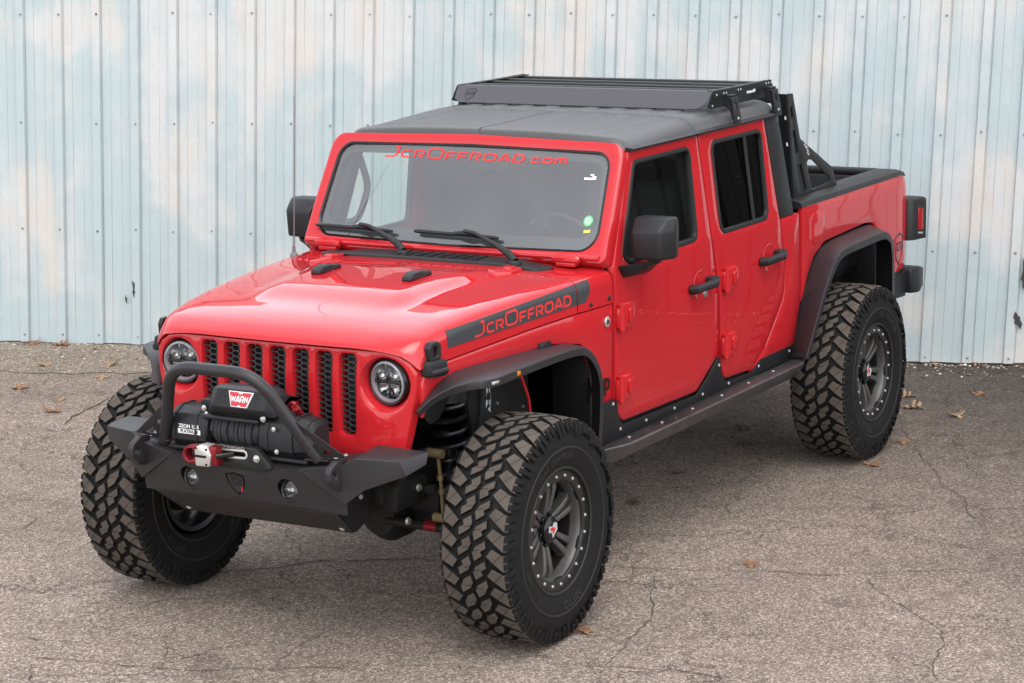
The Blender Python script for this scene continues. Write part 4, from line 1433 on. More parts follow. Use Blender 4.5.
def door(outline, win, glassmat, divider=None, handle=None, hinges=(), lock=None):
    bm = bmesh.new()
    wo = rpoly(win, 5)
    add_plate(bm, rpoly(outline, 6), [wo], t=.035, bev=.005, step=.05, fmap=side_map())
    d = part('door', bm, M['red'], None, 38)
    kids = []
    bm = bmesh.new()
    cc = [Vector(p) for p in wo]
    if area2(cc) < 0: cc.reverse()
    o2 = inset2(cc, -.002); i2 = inset2(cc, .020)
    add_plate(bm, o2, [i2], t=.03, bev=.005, step=.1, fmap=side_map(.003))
    kids.append(part('window_seal', bm, M['plastic'], d))
    bm = bmesh.new()
    add_plate(bm, inset2(cc, .012), t=.004, bev=0, step=.15, fmap=side_map(-.014), back=False)
    kids.append(part('window', bm, glassmat, d, 60))
    if divider:
        (x0, z0), (x1, z1) = divider
        bm = bmesh.new()
        a = Vector((x0, yS(z0)-.008, z0)); b2 = Vector((x1, yS(z1)-.008, z1))
        add_tube(bm, [a, b2], .011, 8)
        kids.append(part('window_divider', bm, M['plastic'], d))
    # handle with recess
    hx0, hx1, hz = handle
    bm = bmesh.new()
    y = yS(hz)
    add_tube(bm, [(hx0, y+.008, hz), (hx0-.004, y+.038, hz+.002), (hx0-.03, y+.046, hz+.004), (hx1+.05, y+.046, hz+.006), (hx1+.01, y+.036, hz+.008), (hx1, y+.006, hz+.008)], [.020, .021, .021, .021, .022, .020], 10)
    add_box(bm, (hx1-.012, y-.002, hz-.020), (hx1+.062, y+.048, hz+.036), .010)
    add_box(bm, (hx0-.040, y-.002, hz-.022), (hx0+.012, y+.040, hz+.022), .010)
    kids.append(part('door_handle', bm, M['plastic'], d))
    bm = bmesh.new()
    T = Matrix.Translation(((hx0+hx1)/2, y+.0006, hz+.004))
    add_lathe(bm, [(.072, 0), (.070, .002), (.064, .001), (.05, -.001)], 28, T)
    add_disc(bm, .05, -.001, 28, T)
    kids.append(part('handle_cup', bm, M['red'], d))
    if lock:
        bm = bmesh.new()
        T = Matrix.Translation((lock[0], yS(lock[1])+.001, lock[1]))
        add_lathe(bm, [(.019, 0), (.018, .005), (.011, .006)], 16, T); add_disc(bm, .011, .006, 16, T)
        kids.append(part('door_lock', bm, M['steel'], d))
    for (hx, hz2) in hinges:
        bm = bmesh.new()
        y = yS(hz2)
        fm = lambda u, v, w: Vector((hx+u, y+.024+w-.10*abs(0)-.00*u, hz2+v))
        # plate leaf on the door and pin barrel at its front edge
        add_plate(bm, rpoly([(-.010, -.052, .008), (.0, .055, .008), (-.095, .060, .02), (-.118, .035, .02), (-.112, -.030, .02), (-.085, -.052, .015)], 4), t=.026, bev=.008, fmap=fm)
        add_plate(bm, rpoly([(-.045, -.03, .008), (-.045, .035, .008), (-.095, .035, .01), (-.095, -.02, .01)], 3), t=.012, bev=.004, fmap=lambda u, v, w: fm(u, v, w)+Vector((0, .011, 0)))
        add_cyl(bm, (hx+.012, y+.020, hz2-.056), (hx+.012, y+.020, hz2+.058), .016, 12)
        add_cyl(bm, (hx+.012, y+.020, hz2-.066), (hx+.012, y+.020, hz2-.056), .010, 10)
        add_box(bm, (hx+.006, y-.004, hz2-.045), (hx+.034, y+.020, hz2+.045), .006)
        kids.append(part('door_hinge', bm, M['red'], d))
    # the other side of the truck
    dm = mirror_obj(d)
    for k in kids: mirror_obj(k, parent=dm)
    return d, dm

fd_out = [(-.976, 1.10), (-.974, 1.40, .02), (-1.212, 1.884, .03), (-1.930, 1.889, .02), (-1.978, 1.40), (-2.058, 1.08), (-2.060, .80, .05), (-1.845, .664, .09), (-1.055, .682, .09), (-.978, .80, .03)]
fd_win = [(-1.055, 1.43, .05), (-1.254, 1.840, .05), (-1.842, 1.846, .05), (-1.838, 1.398, .05), (-1.13, 1.388, .06)]
fdo, fdo_r = door(fd_out, fd_win, M['glass'], None, (-1.735, -1.965, 1.178), [(-1.010, 1.168), (-1.010, .842)], (-1.905, 1.135))
rd_out = [(-1.944, 1.889, .02), (-2.712, 1.899, .02), (-2.797, 1.376, .03), (-2.868, 1.13, .05), (-2.852, .97, .10), (-2.64, .745, .04), (-2.475, .652, .06), (-2.155, .666, .07), (-2.100, .78, .03), (-2.078, 1.08), (-1.995, 1.40)]
rd_win = [(-2.068, 1.846, .05), (-2.668, 1.849, .05), (-2.668, 1.392, .06), (-2.088, 1.392, .06)]
rdo, rdo_r = door(rd_out, rd_win, M['tint'], ((-2.466, 1.836), (-2.494, 1.404)), (-2.545, -2.775, 1.192), [(-2.125, 1.165), (-2.125, .838)])
for s in (1, -1):
    bm = bmesh.new()
    add_plate(bm, [(-.93, .60), (-.93, 1.375), (-3.0, 1.375), (-3.0, .60)], t=.10, bev=0, step=.2, fmap=lambda u, v, w: Vector((u, s*(yS(v)-.036+w), v)))
    part('door_jamb', bm, M['black'])
bm = bmesh.new()
qp = rpoly([(-2.808, 1.374), (-3.045, 1.379, .02), (-3.060, 1.12), (-3.075, .90), (-3.02, .66), (-2.49, .640), (-2.65, .738, .04), (-2.862, .962, .10), (-2.878, 1.13, .05)], 5)
add_plate(bm, qp, t=.035, bev=.006, step=.09, fmap=side_map())
both('cab_corner', bm, M['red'])
# pillars of the cab behind the doors, dark
for s in (1, -1):
    bm = bmesh.new()
    def pill(a, b2, w, dpt):
        pts0 = [Vector((a[0]-w/2, a[1], a[2])), Vector((a[0]+w/2, a[1], a[2])), Vector((a[0]+w/2, a[1]-s*dpt, a[2])), Vector((a[0]-w/2, a[1]-s*dpt, a[2]))]
        pts1 = [Vector((b2[0]-w/2, b2[1], b2[2])), Vector((b2[0]+w/2, b2[1], b2[2])), Vector((b2[0]+w/2, b2[1]-s*dpt, b2[2])), Vector((b2[0]-w/2, b2[1]-s*dpt, b2[2]))]
        loft(bm, [pts0, pts1])
    pill((-2.02, s*.775, 1.36), (-1.94, s*.725, 1.90), .15, .06)
    pill((-2.78, s*.775, 1.36), (-2.75, s*.725, 1.90), .10, .06)
    pill((-1.03, s*.755, 1.40), (-1.22, s*.715, 1.88), .08, .05)
    add_box(bm, (-2.85, min(s*.69, s*.742), 1.868), (-1.24, max(s*.69, s*.742), 1.905), .01)
    part('roll_cage', bm, M['black'])

# ---- side mirrors
bm = bmesh.new()
V = lambda *a: Vector(a)
b8 = [V(-1.215, .850, 1.410), V(-1.055, .866, 1.420), V(-1.058, 1.000, 1.424), V(-1.140, 1.040, 1.424), V(-1.215, 1.018, 1.424)]
m8 = [V(-1.215, .846, 1.545), V(-1.048, .862, 1.548), V(-1.052, 1.004, 1.556), V(-1.130, 1.044, 1.552), V(-1.215, 1.022, 1.555)]
t8 = [V(-1.215, .846, 1.604), V(-1.110, .850, 1.606), V(-1.115, 1.010, 1.606), V(-1.150, 1.034, 1.606), V(-1.215, 1.016, 1.604)]
loft(bm, [b8, m8, t8])
bmesh.ops.bevel(bm, geom=bm.edges[:], offset=.012, segments=3, profile=.5, affect='EDGES')
mir = part('side_mirror', bm, M['plastic'], None, 40)
bm = bmesh.new()
loft(bm, [[V(-1.00, .818, 1.398), V(-1.28, .818, 1.372), V(-1.26, .818, 1.325), V(-1.05, .818, 1.338)],
          [V(-1.02, .86, 1.402), V(-1.27, .86, 1.386), V(-1.255, .86, 1.342), V(-1.06, .86, 1.352)],
          [V(-1.06, .92, 1.412), V(-1.20, .92, 1.412), V(-1.20, .92, 1.385), V(-1.08, .92, 1.385)],
          [V(-1.07, .95, 1.425), V(-1.19, .95, 1.425), V(-1.19, .95, 1.40), V(-1.08, .95, 1.40)]])
bmesh.ops.bevel(bm, geom=bm.edges[:], offset=.007, segments=2, profile=.5, affect='EDGES')
ma = part('mirror_arm', bm, M['plastic'], mir)
bm = bmesh.new()
add_plate(bm, rpoly([(.866, 1.43, .02), (1.005, 1.440, .02), (1.003, 1.590, .02), (.862, 1.590, .02)], 4), t=.002, bev=0, fmap=lambda u, v, w: Vector((-1.2165-w, u, v)))
mgl = part('mirror_glass', bm, M['mirror'], mir)
mir_r = mirror_obj(mir)
mirror_obj(ma, parent=mir_r); mirror_obj(mgl, parent=mir_r)

# ---- hardtop
def roof_z(x, y):
    t = sstep(-1.25, -2.1, x)
    return 1.966+.015*t-(.026-.018*t)*(abs(y)/.70)**3
def roof_sec(x, drop=0.0, dx=0.0, zoff=0.0):
    half = []
    ribs = (.11, .26, .41, .56)
    ys = sorted(set([round(i*.02, 4) for i in range(0, 35) if all(abs(abs(i*.02-r)-.0345) > .009 for r in ribs)]+[.003, .006]+[round(r+e, 4) for r in ribs for e in (-.040, -.038, -.031, -.029, .029, .031, .038, .040)]))
    for y in ys:
        z = roof_z(x, y)
        rise = sstep(-1.315, -1.33, x)*sstep(-2.84, -2.76, x)
        for r in ribs:
            z += .0050*rise*sstep(.0395, .0295, abs(y-r))
        if y < .0055 and x > -1.93: z -= .006
        half.append(Vector((x, y, z+zoff)))
    z0 = roof_z(x, .68)
    for a in (20, 40, 60, 78):
        t = R_(a)
        half.append(Vector((x, .68+.078*math.sin(t), z0-.064*(1-math.cos(t))-.012*math.sin(t)+zoff)))
    half.append(Vector((x, .768, 1.900)))
    half.append(Vector((x, .776, 1.893)))
    return [Vector((p.x, -p.y, p.z)) for p in half[:0:-1]]+half
bm = bmesh.new()
def xfr(y): return -1.188-.03*(abs(y)/.75)**3
secs = []
for (x, sink) in ((-1.195, .030), (-1.200, .018), (-1.210, .008), (-1.225, .002), (-1.26, 0), (-1.30, 0), (-1.315, 0), (-1.33, 0), (-1.36, 0), (-1.42, 0), (-1.55, 0), (-1.7, 0), (-1.85, 0), (-1.925, 0), (-1.933, .004), (-1.945, .004), (-1.953, 0), (-2.1, 0), (-2.3, 0), (-2.5, 0), (-2.7, 0), (-2.84, 0), (-2.872, .006), (-2.885, .02), (-2.89, .045)):
    s = roof_sec(x)
    s = [Vector((p.x-.035*(abs(p.y)/.75)**3*max(0, 1-(-1.19-x)/.5 if x < -1.19 else 1), p.y, max(p.z-sink, 1.889))) for p in s]
    secs.append(s)
loft(bm, [[Vector((p.x, p.y*.99, p.z-.03)) for p in secs[0]]]+secs, closed_sec=False)
# inner ceiling
add_box(bm, (-2.84, -.73, 1.905), (-1.26, .73, 1.918), 0, 1)
top = part('hardtop', bm, [M['hardtop'], M['seat']], None, 30)
# drip rail
for s in (1, -1):
    bm = bmesh.new()
    secs = []
    for x in (-1.215, -1.6, -2.1, -2.6, -2.885):
        z = 1.889+.010*sstep(-1.2, -2.8, x)
        secs.append([Vector((x, s*.755, z-.006)), Vector((x, s*.790, z-.004)), Vector((x, s*.794, z+.006)), Vector((x, s*.788, z+.009)), Vector((x, s*.755, z+.012))])
    loft(bm, secs)
    part('drip_rail', bm, M['plastic'], top)
# rear pillar panels and back of the cab with window
bm = bmesh.new()
add_plate(bm, rpoly([(-2.718, 1.897), (-2.885, 1.899), (-2.975, 1.378), (-2.802, 1.378)], 2), t=.05, bev=.006, step=.12, fmap=side_map(.002))
pp, _ = both('pillar_cover', bm, M['plastic'], top)
bm = bmesh.new()
def back_map(u, v, w):
    return Vector((-2.885-(1.899-v)*.165-w, u, v))
add_plate(bm, rpoly([(-.77, 1.93, .03), (.77, 1.93, .03), (.80, 1.36, .03), (-.80, 1.36, .03)], 4), [rpoly([(-.60, 1.86, .05), (.60, 1.86, .05), (.63, 1.45, .05), (-.63, 1.45, .05)], 4)], t=.04, bev=.006, fmap=back_map)
part('cab_back', bm, M['hardtop'], top)
bm = bmesh.new()
add_plate(bm, [(-.61, 1.87), (.61, 1.87), (.64, 1.44), (-.64, 1.44)], t=.003, bev=0, fmap=lambda u, v, w: back_map(u, v, w-.015), back=False)
part('rear_window', bm, M['tint'], top)

# ---- truck bed
def bed_y(x, z):
    y = yS(min(z, 1.38))
    t = max(0, -4.50-x)/.2
    return y-.022*t*t
bm = bmesh.new()
side = rpoly([(-3.100, 1.398, .01), (-4.575, 1.404, .03), (-4.640, 1.36, .05), (-4.690, 1.24, .1), (-4.670, .85, .03), (-4.215, .83), (-4.195, .98), (-4.175, 1.115, .06), (-4.09, 1.188, .05), (-3.98, 1.198), (-3.40, 1.178, .05), (-3.255, 1.12, .06), (-3.165, 1.02), (-3.10, .90)], 6)
add_plate(bm, side, t=.03, bev=.008, step=.07, fmap=lambda u, v, w: Vector((u, bed_y(u, v)+w, v)))
bs, bs_r = both('bed_side', bm, M['red'])
bm = bmesh.new()
fdl = rpoly([(-3.215, 1.352, .03), (-3.385, 1.345, .03), (-3.400, 1.235, .04), (-3.33, 1.175, .05), (-3.22, 1.182, .04)], 6)
lp = [Vector(p) for p in fdl]
if area2(lp) < 0: lp.reverse()
add_plate(bm, lp, t=.004, bev=.0028, step=.05, fmap=lambda u, v, w: Vector((u, bed_y(u, v)+.0032+w, v)))
part('fuel_door', bm, M['red'], bs)
# shield sticker on the bed corner: outline plus letters
def shield_pts(n=1.0):
    return [Vector((a*n, b2*n)) for a, b2 in ((-.5, .42), (-.42, .52), (-.1, .60), (.0, .66), (.1, .60), (.42, .52), (.5, .42), (.46, -.02), (.30, -.42), (0, -.78), (-.30, -.42), (-.46, -.02))]
def shield(name, fm, mat, par, t=.0012, lm=None):
    bm = bmesh.new()
    o = shield_pts()[::-1]
    add_plate(bm, o, [inset2(o, .065)] if area2(o) > 0 else [inset2(o[::-1], .065)], t=t, bev=0, fmap=fm, back=False)
    q, w = stroke_text([('J', 1), ('C', 1), ('R', 1)], .22, .25)
    for f4 in q:
        add_poly(bm, [fm(-.36+.72*a/w, -.12+.34*b2, 0) for a, b2 in f4])
    return part(name, bm, mat, par)
shield('shield_decal', lambda u, v, w: Vector((-4.515-u*.15, bed_y(-4.515-u*.15, .985+v*.135)+.002+w, .985+v*.135)), M['decal'], bs)
# black rail caps, inner liner, floor, front wall
for s in (1, -1):
    bm = bmesh.new()
    secs = []
    for x in (-3.085, -3.4, -4.0, -4.45, -4.55, -4.62):
        yo = bed_y(x, 1.38)+.002
        z = 1.402+.004*sstep(-3, -4.5, x)
        if x < -4.6: z -= .012
        secs.append([Vector((x, s*.640, z-.05)), Vector((x, s*.645, z+.018)), Vector((x, s*.665, z+.028)), Vector((x, s*(yo-.045), z+.028)), Vector((x, s*(yo-.012), z+.018)), Vector((x, s*yo, z-.004)), Vector((x, s*(yo-.03), z-.012))])
    loft(bm, secs)
    part('bed_rail_cap', bm, M['plastic'])
bm = bmesh.new()
for s in (1, -1):
    add_box(bm, (-4.58, min(s*.655, s*.70), .90), (-3.10, max(s*.655, s*.70), 1.392), .01)
    add_box(bm, (-3.95, min(s*.50, s*.655), .94), (-3.18, max(s*.50, s*.655), 1.16), .04)
    add_box(bm, (-4.56, min(s*.638, s*.652), 1.24), (-3.14, max(s*.638, s*.652), 1.27), .006)
add_box(bm, (-4.6, -.70, .90), (-3.10, .70, .945), .01)
add_box(bm, (-3.14, -.72, .86), (-3.095, .72, 1.40), .01)
part('bed_liner', bm, M['plastic'])
bm = bmesh.new()
add_box(bm, (-4.655, -.64, .86), (-4.59, .64, 1.385), .02)
tg = part('tailgate', bm, M['red'])
bm = bmesh.new()
add_box(bm, (-4.588, -.63, .94), (-4.572, .63, 1.385), .006)
part('tailgate_liner', bm, M['plastic'], tg)
bm = bmesh.new()
add_box(bm, (-4.65, -.64, 1.388), (-4.575, .64, 1.425), .012)
add_tube(bm, [(-4.585, -.62, 1.37), (-4.585, .62, 1.37)], .014, 8)
part('tailgate_cap', bm, M['plastic'], tg)
bm = bmesh.new()
add_box(bm, (-4.668, -.16, 1.22), (-4.657, .16, 1.30), .005)
part('tailgate_handle', bm, M['plastic'], tg)
# round black housing in the bed corner
bm = bmesh.new()
add_lathe(bm, [(.085, 0), (.080, .03), (.05, .045), (.03, .04)], 20, Matrix.Translation((-4.30, -.652, 1.30)))
part('round_housing', bm, M['black'], None)
# tail lights
for s in (1, -1):
    bm = bmesh.new()
    plan = rpoly([(-4.672, .70, 0), (-4.672, .812, .012), (-4.695, .836, .02), (-4.852, .874, .03), (-4.868, .70, .03)], 4)
    def tl_map(u, v, w): return Vector((u, s*v, 1.246+w))
    add_plate(bm, plan, t=.242, bev=.022, fmap=tl_map)
    add_plate(bm, plan, t=.02, bev=.018, fmap=lambda u, v, w: Vector((u, s*v, 1.004-.002-w)))
    tl = part('taillight', bm, M['plastic'])
    bm = bmesh.new()
    ly = lambda u: .836+(-4.695-u)/.157*.038
    add_plate(bm, rpoly([(-4.745, 1.190, .012), (-4.795, 1.185, .012), (-4.795, 1.055, .012), (-4.745, 1.060, .012)], 4), t=.008, bev=.003, fmap=lambda u, v, w: Vector((u, s*(ly(u)+.003+w), v)))
    part('lens', bm, M['lens_red'], tl)
    bm = bmesh.new()
    add_box(bm, (-4.875, min(s*.72, s*.83), 1.05), (-4.862, max(s*.72, s*.83), 1.20), .004)
    part('lens', bm, M['lens_red'], tl)
    bm = bmesh.new()
    add_plate(bm, rpoly([(-4.748, 1.048, .004), (-4.792, 1.044, .004), (-4.790, 1.032, .004), (-4.752, 1.036, .004)], 3), t=.008, bev=.002, fmap=lambda u, v, w: Vector((u, s*(ly(u)+.003+w), v)))
    part('reflector', bm, M['silver'], tl)
# rear bumper
bm = bmesh.new()
for s in (1, -1):
    loft(bm, [[V(-4.44, s*.806, .69), V(-4.44, s*.806, .80), V(-4.44, s*.70, .80), V(-4.44, s*.70, .69)],
              [V(-4.64, s*.815, .685), V(-4.64, s*.815, .838), V(-4.64, s*.66, .838), V(-4.64, s*.66, .685)]])
add_box(bm, (-4.80, -.62, .66), (-4.645, .62, .80), .02)
rb = part('rear_bumper', bm, M['plastic'])
for s in (1, -1):
    bm = bmesh.new()
    loft(bm, [[V(-4.645, s*.853, .70), V(-4.635, s*.850, .845), V(-4.645, s*.58, .845), V(-4.645, s*.58, .70)],
              [V(-4.76, s*.862, .69), V(-4.74, s*.858, .850), V(-4.74, s*.58, .850), V(-4.76, s*.58, .68)],
              [V(-4.845, s*.848, .715), V(-4.855, s*.848, .826), V(-4.88, s*.58, .826), V(-4.87, s*.58, .70)]])
    bmesh.ops.bevel(bm, geom=bm.edges[:], offset=.014, segments=3, profile=.5, affect='EDGES')
    part('bumper_corner', bm, M['plastic'], rb)
# rear arch shell
for s in (1, -1):
    bm = bmesh.new()
    add_plate(bm, [(-3.05, .66), (-3.05, 1.2), (-4.2, 1.2), (-4.2, .74), (-4.1, .74), (-4.1, .66)], t=.02, bev=0, fmap=lambda u, v, w: Vector((u, s*(.62+w), v)))
    add_box(bm, (-4.21, min(s*.6, s*.806), .72), (-4.17, max(s*.6, s*.806), 1.14), .004)
    add_box(bm, (-3.09, min(s*.6, s*.78), .64), (-3.05, max(s*.6, s*.78), 1.12), .01)
    add_box(bm, (-4.18, min(s*.6, s*.795), 1.19), (-3.08, max(s*.6, s*.795), 1.22), .01)
    add_box(bm, (-3.83, min(s*.55, s*.635), .82), (-3.78, max(s*.55, s*.635), 1.18), .01)
    part('wheel_well', bm, M['under'])
for (x, z) in ((-3.87, 1.10), (-3.87, 1.0), (-3.87, .92), (-4.02, 1.08), (-3.62, 1.12), (-3.42, 1.08)):
    bm = bmesh.new()
    T = Matrix.Translation((x, .6205, z))
    add_lathe(bm, [(.008, 0), (.007, .005)], 8, T); add_disc(bm, .007, .005, 8, T)
    part('bolt', bm, M['steel'])

# ---- rocker armour and steps
bm = bmesh.new()
arm = rpoly([(-.845, .806), (-.955, .803), (-.985, .79, .02), (-1.02, .695, .05), (-1.07, .666, .04), (-1.84, .648, .09), (-1.955, .715), (-2.058, .790, .01), (-2.078, .790, .01), (-2.112, .70, .04), (-2.16, .650, .04), (-2.48, .637, .03), (-2.585, .686, .01), (-2.998, .688), (-2.985, .612), (-.86, .612)], 4)
add_plate(bm, arm, t=.012, bev=.002, step=.09, fmap=side_map(.008))
ra, ra_r = both('rocker_armour', bm, M['powder'])
def bolt_bm(r=.0062, h=.004):
    b = bmesh.new()
    add_lathe(b, [(r*1.3, 0), (r*1.3, .001), (r, .0015), (r*.92, h), (r*.5, h*1.15)], 10)
    add_disc(b, r*.5, h*1.15, 10)
    return b
b_src = part('bolt', bolt_bm(), M['bright'], ra)
bolts_side = [(-.949, .785), (-1.036, .652), (-1.295, .638), (-1.592, .634), (-1.90, .640), (-2.20, .636), (-2.559, .655), (-2.947, .663), (-2.068, .752)]
for i, (x, z) in enumerate(bolts_side):
    o = b_src if i == 0 else dup(b_src, ra)
    o.location = (x, yS(z)+.008, z)
def step_sec(x, taper):
    yo = .93-taper
    z = .628
    return [V(x, .795, .606), V(x, yo-.010, z-.001), V(x, yo, z-.006), V(x, yo-.004, z-.020), V(x, yo-.050, z-.078), V(x, yo-.075, z-.088), V(x, .80, .560)]
bm = bmesh.new()
loft(bm, [step_sec(-.62, .10), step_sec(-.66, .075), step_sec(-.90, .0), step_sec(-1.6, 0), step_sec(-2.3, 0), step_sec(-2.86, 0), step_sec(-2.96, .04), step_sec(-3.02, .09)])
M['step'] = speckle(pbr('scuffed_black_coat', (0.042, 0.038, 0.038), 0.40, spec=0.4), 25, 0.3, 0.0008, 0.55, 0.14, 6)
st, st_r = both('side_step', bm, M['step'], None, 25)
for i, (x, y) in enumerate(((-1.049, .845), (-1.367, .852), (-1.684, .857), (-2.005, .86), (-2.326, .857), (-2.644, .851))):
    o = dup(b_src, st)
    o.rotation_euler = (PI/2, 0, 0)
    o.location = (x, y, .606+.022*(y-.795)/.125)

# ---- roof rack
bm = bmesh.new()
rp = rpoly([(-2.145, 1.996), (-2.206, 2.068, .008), (-2.905, 2.074, .012), (-2.925, 2.040, .01), (-2.915, 1.992, .01), (-2.20, 1.985)], 3)
rack = None
holes = [rpoly([(-2.60, 2.025, .008), (-2.60, 2.042, .008), (-2.72, 2.044, .008), (-2.72, 2.027, .008)], 3)]
add_plate(bm, rp, holes, t=.005, bev=0, fmap=lambda u, v, w: Vector((u, .724+w, v)))
add_box(bm, (-2.90, .690, 2.066), (-2.215, .720, 2.071), 0)
rack = part('roof_rack', bm, M['powder'], top)
rack.name = 'roof_rack'
rack.parent = truck
rk_r = mirror_obj(rack)
rk_r.name = 'rack_side_plate'
rk_r.parent = rack
for x in (-2.36, -2.52, -2.68, -2.85):
    bm = bmesh.new()
    add_box(bm, (x-.024, -.716, 2.036), (x+.024, .716, 2.066), .004)
    part('crossbar', bm, M['powder'], rack)
bm = bmesh.new()
def fair_map(u, v, w):
    # v 0 (lower edge) .. 1 (upper edge)
    return Vector((-2.128-.085*v+w*.65, u, 1.989+.079*v+w*.75))
add_plate(bm, [Vector(p) for p in ((-.665, 0), (.665, 0), (.705, .22), (.720, 1.0), (-.720, 1.0), (-.705, .22))], t=.004, bev=0, fmap=fair_map)
add_poly(bm, [fair_map(-.72, 1, 0), fair_map(.72, 1, 0), fair_map(.72, 1, 0)+V(-.045, 0, .001), fair_map(-.72, 1, 0)+V(-.045, 0, .001)])
add_poly(bm, [fair_map(-.665, 0, 0), fair_map(.665, 0, 0), fair_map(.665, 0, 0)+V(-.03, 0, -.003), fair_map(-.665, 0, 0)+V(-.03, 0, -.003)])
fr = part('fairing', bm, M['fairing'], rack, 25)
shield('fairing_logo', lambda u, v, w: fair_map(-.625+u*.066, .50+v*.52, 0)+V(.0012, 0, .0012), M['black'], rack)
for s in (1, -1):
    for x0, x1 in ((-2.255, -2.40), (-2.745, -2.89)):
        bm = bmesh.new()
        xs = x0-.055
        sl = lambda v: .772+.018*min(1, max(0, (2.03-v)/.10))
        add_plate(bm, rpoly([(xs, 2.030, .004), (x1+.012, 2.030, .004), (x1+.006, 1.897, .004), (xs, 1.902, .004)], 2), [rpoly([(xs-.030, 1.970, .007), (xs-.030, 2.008, .007), (xs-.050, 2.008, .007), (xs-.050, 1.970, .007)], 3)], t=.006, bev=.001, step=.03, fmap=lambda u, v, w: Vector((u, s*(sl(v)+w), v)))
        add_plate(bm, rpoly([(.727, 2.030, .003), (.772, 2.030, .003), (.788, 1.925, .003), (.776, 1.925, .003), (.766, 1.968, .03), (.735, 1.99, .01)], 3), t=.005, bev=0, fmap=lambda u, v, w: Vector((xs+.0+w, s*u, v)))
        add_box(bm, (x1+.012, min(s*.727, s*.772), 2.026), (xs, max(s*.727, s*.772), 2.032), .002)
        add_box(bm, (x1+.015, min(s*.735, s*.765), 2.032), (x1+.075, max(s*.735, s*.765), 2.044), .004)
        bk = part('rack_bracket', bm, M['powder'], rack)
        if s > 0:
            o = dup(b_src, rack)
            o.location = (x1+.045, .7905, 1.928)
if True:
    for (x, z) in ((-2.25, 2.048), (-2.33, 2.050), (-2.36, 2.050), (-2.53, 2.054), (-2.50, 2.054), (-2.84, 2.058), (-2.87, 2.059), (-2.20, 2.000), (-2.905, 2.058)):
        o = dup(b_src, rack)
        o.location = (x, .724, z)
        o.scale = (.7, .7, .7)

# ---- chase rack in the bed
bm = bmesh.new()
sp = rpoly([(-3.111, 1.983, .006), (-3.190, 1.979, .01), (-3.289, 1.734, .02), (-3.735, 1.533, .05), (-3.800, 1.44, .02), (-3.800, 1.424), (-3.205, 1.424)], 4)
s_holes = [rpoly([(-3.150, 1.911, .008), (-3.175, 1.912, .008), (-3.195, 1.848, .008), (-3.170, 1.847, .008)], 3),
           rpoly([(-3.184, 1.786, .01), (-3.212, 1.788, .01), (-3.267, 1.661, .01), (-3.222, 1.659, .01)], 3),
           rpoly([(-3.240, 1.599, .01), (-3.300, 1.600, .01), (-3.380, 1.448, .012), (-3.300, 1.443, .012)], 3),
           rpoly([(-3.370, 1.612, .02), (-3.450, 1.606, .03), (-3.690, 1.485, .03), (-3.700, 1.455, .015), (-3.452, 1.445, .02)], 4)]
add_plate(bm, sp, s_holes, t=.006, bev=.001, fmap=lambda u, v, w: Vector((u, .722+w, v)))
crack_ = part('bed_rack', bm, M['powder'])
mirror_obj(crack_, 'rack_side', crack_)
for s in (1, -1):
    bm = bmesh.new()
    add_plate(bm, [Vector(p) for p in ((-3.118, 1.972), (-3.184, 1.970), (-3.283, 1.730), (-3.352, 1.640), (-3.425, 1.432), (-3.210, 1.432))], t=.004, bev=0, fmap=lambda u, v, w: Vector((u, s*(.7135+w), v)))
    part('rack_backing', bm, M['black'], crack_)
for s in (1, -1):
    bm = bmesh.new()
    ph = [rpoly([(.700, 1.846, .004), (.712, 1.846, .004), (.712, 1.866, .004), (.700, 1.866, .004)], 2), rpoly([(.700, 1.706, .004), (.712, 1.706, .004), (.712, 1.726, .004), (.700, 1.726, .004)], 2)]
    add_plate(bm, [(.655, 1.425), (.716, 1.425), (.716, 1.982), (.655, 1.982)], ph, t=.006, bev=0, fmap=lambda u, v, w: Vector((-3.111-(1.983-v)*.168+.006+w, s*u, v)))
    part('rack_upright', bm, M['powder'], crack_)
    bm = bmesh.new()
    for (x, z, r, h) in ((-3.335, 1.69, .012, .03), (-3.36, 1.67, .012, .03), (-3.375, 1.645, .01, .02)):
        add_tube(bm, [(x, s*.7235, z), (x-.015, s*.7235, z+.012), (x-.028, s*.7235, z), (x-.016, s*.7235, z-.012)], .004, 6)
    part('rack_logo', bm, M['ringgrey'], crack_)
for z in (1.97, 1.60):
    bm = bmesh.new()
    xx = -3.111-(1.983-z)*.168-.02
    add_box(bm, (xx-.022, -.655, z-.04), (xx+.004, .655, z), .004)
    part('rack_crossbar', bm, M['powder'], crack_)

# ---- front bumper: bent plate, mirrored halves
bm = bmesh.new()
def quad_plate(bm, pts, t=.006):
    """flat polygon with thickness (away from its normal)"""
    pts = [Vector(p) for p in pts]
    n = (pts[1]-pts[0]).cross(pts[2]-pts[0]).normalized()
    loft(bm, [pts, [p-n*t for p in pts]])
A0, A1, A2 = (.778, 0, .817), (.762, .313, .823), (.752, .355, .848)
U, FI, FO, RO, RI = (.735, .500, .850), (.715, .549, .879), (.666, .726, .876), (.497, .754, .879), (.500, .52, .884)
K, D1, D0 = (.722, .505, .690), (.702, .500, .640), (.716, 0, .628)
L1, L2, L3 = (.700, .585, .752), (.640, .742, .812), (.520, .758, .835)
def pl(p, s): return (p[0], p[1]*s, p[2])
tmp = bmesh.new()
vd = {}
def gv(p):
    k = tuple(round(c, 5) for c in p)
    if k not in vd: vd[k] = tmp.verts.new(p)
    return vd[k]
fogc = [(.243, .722)]
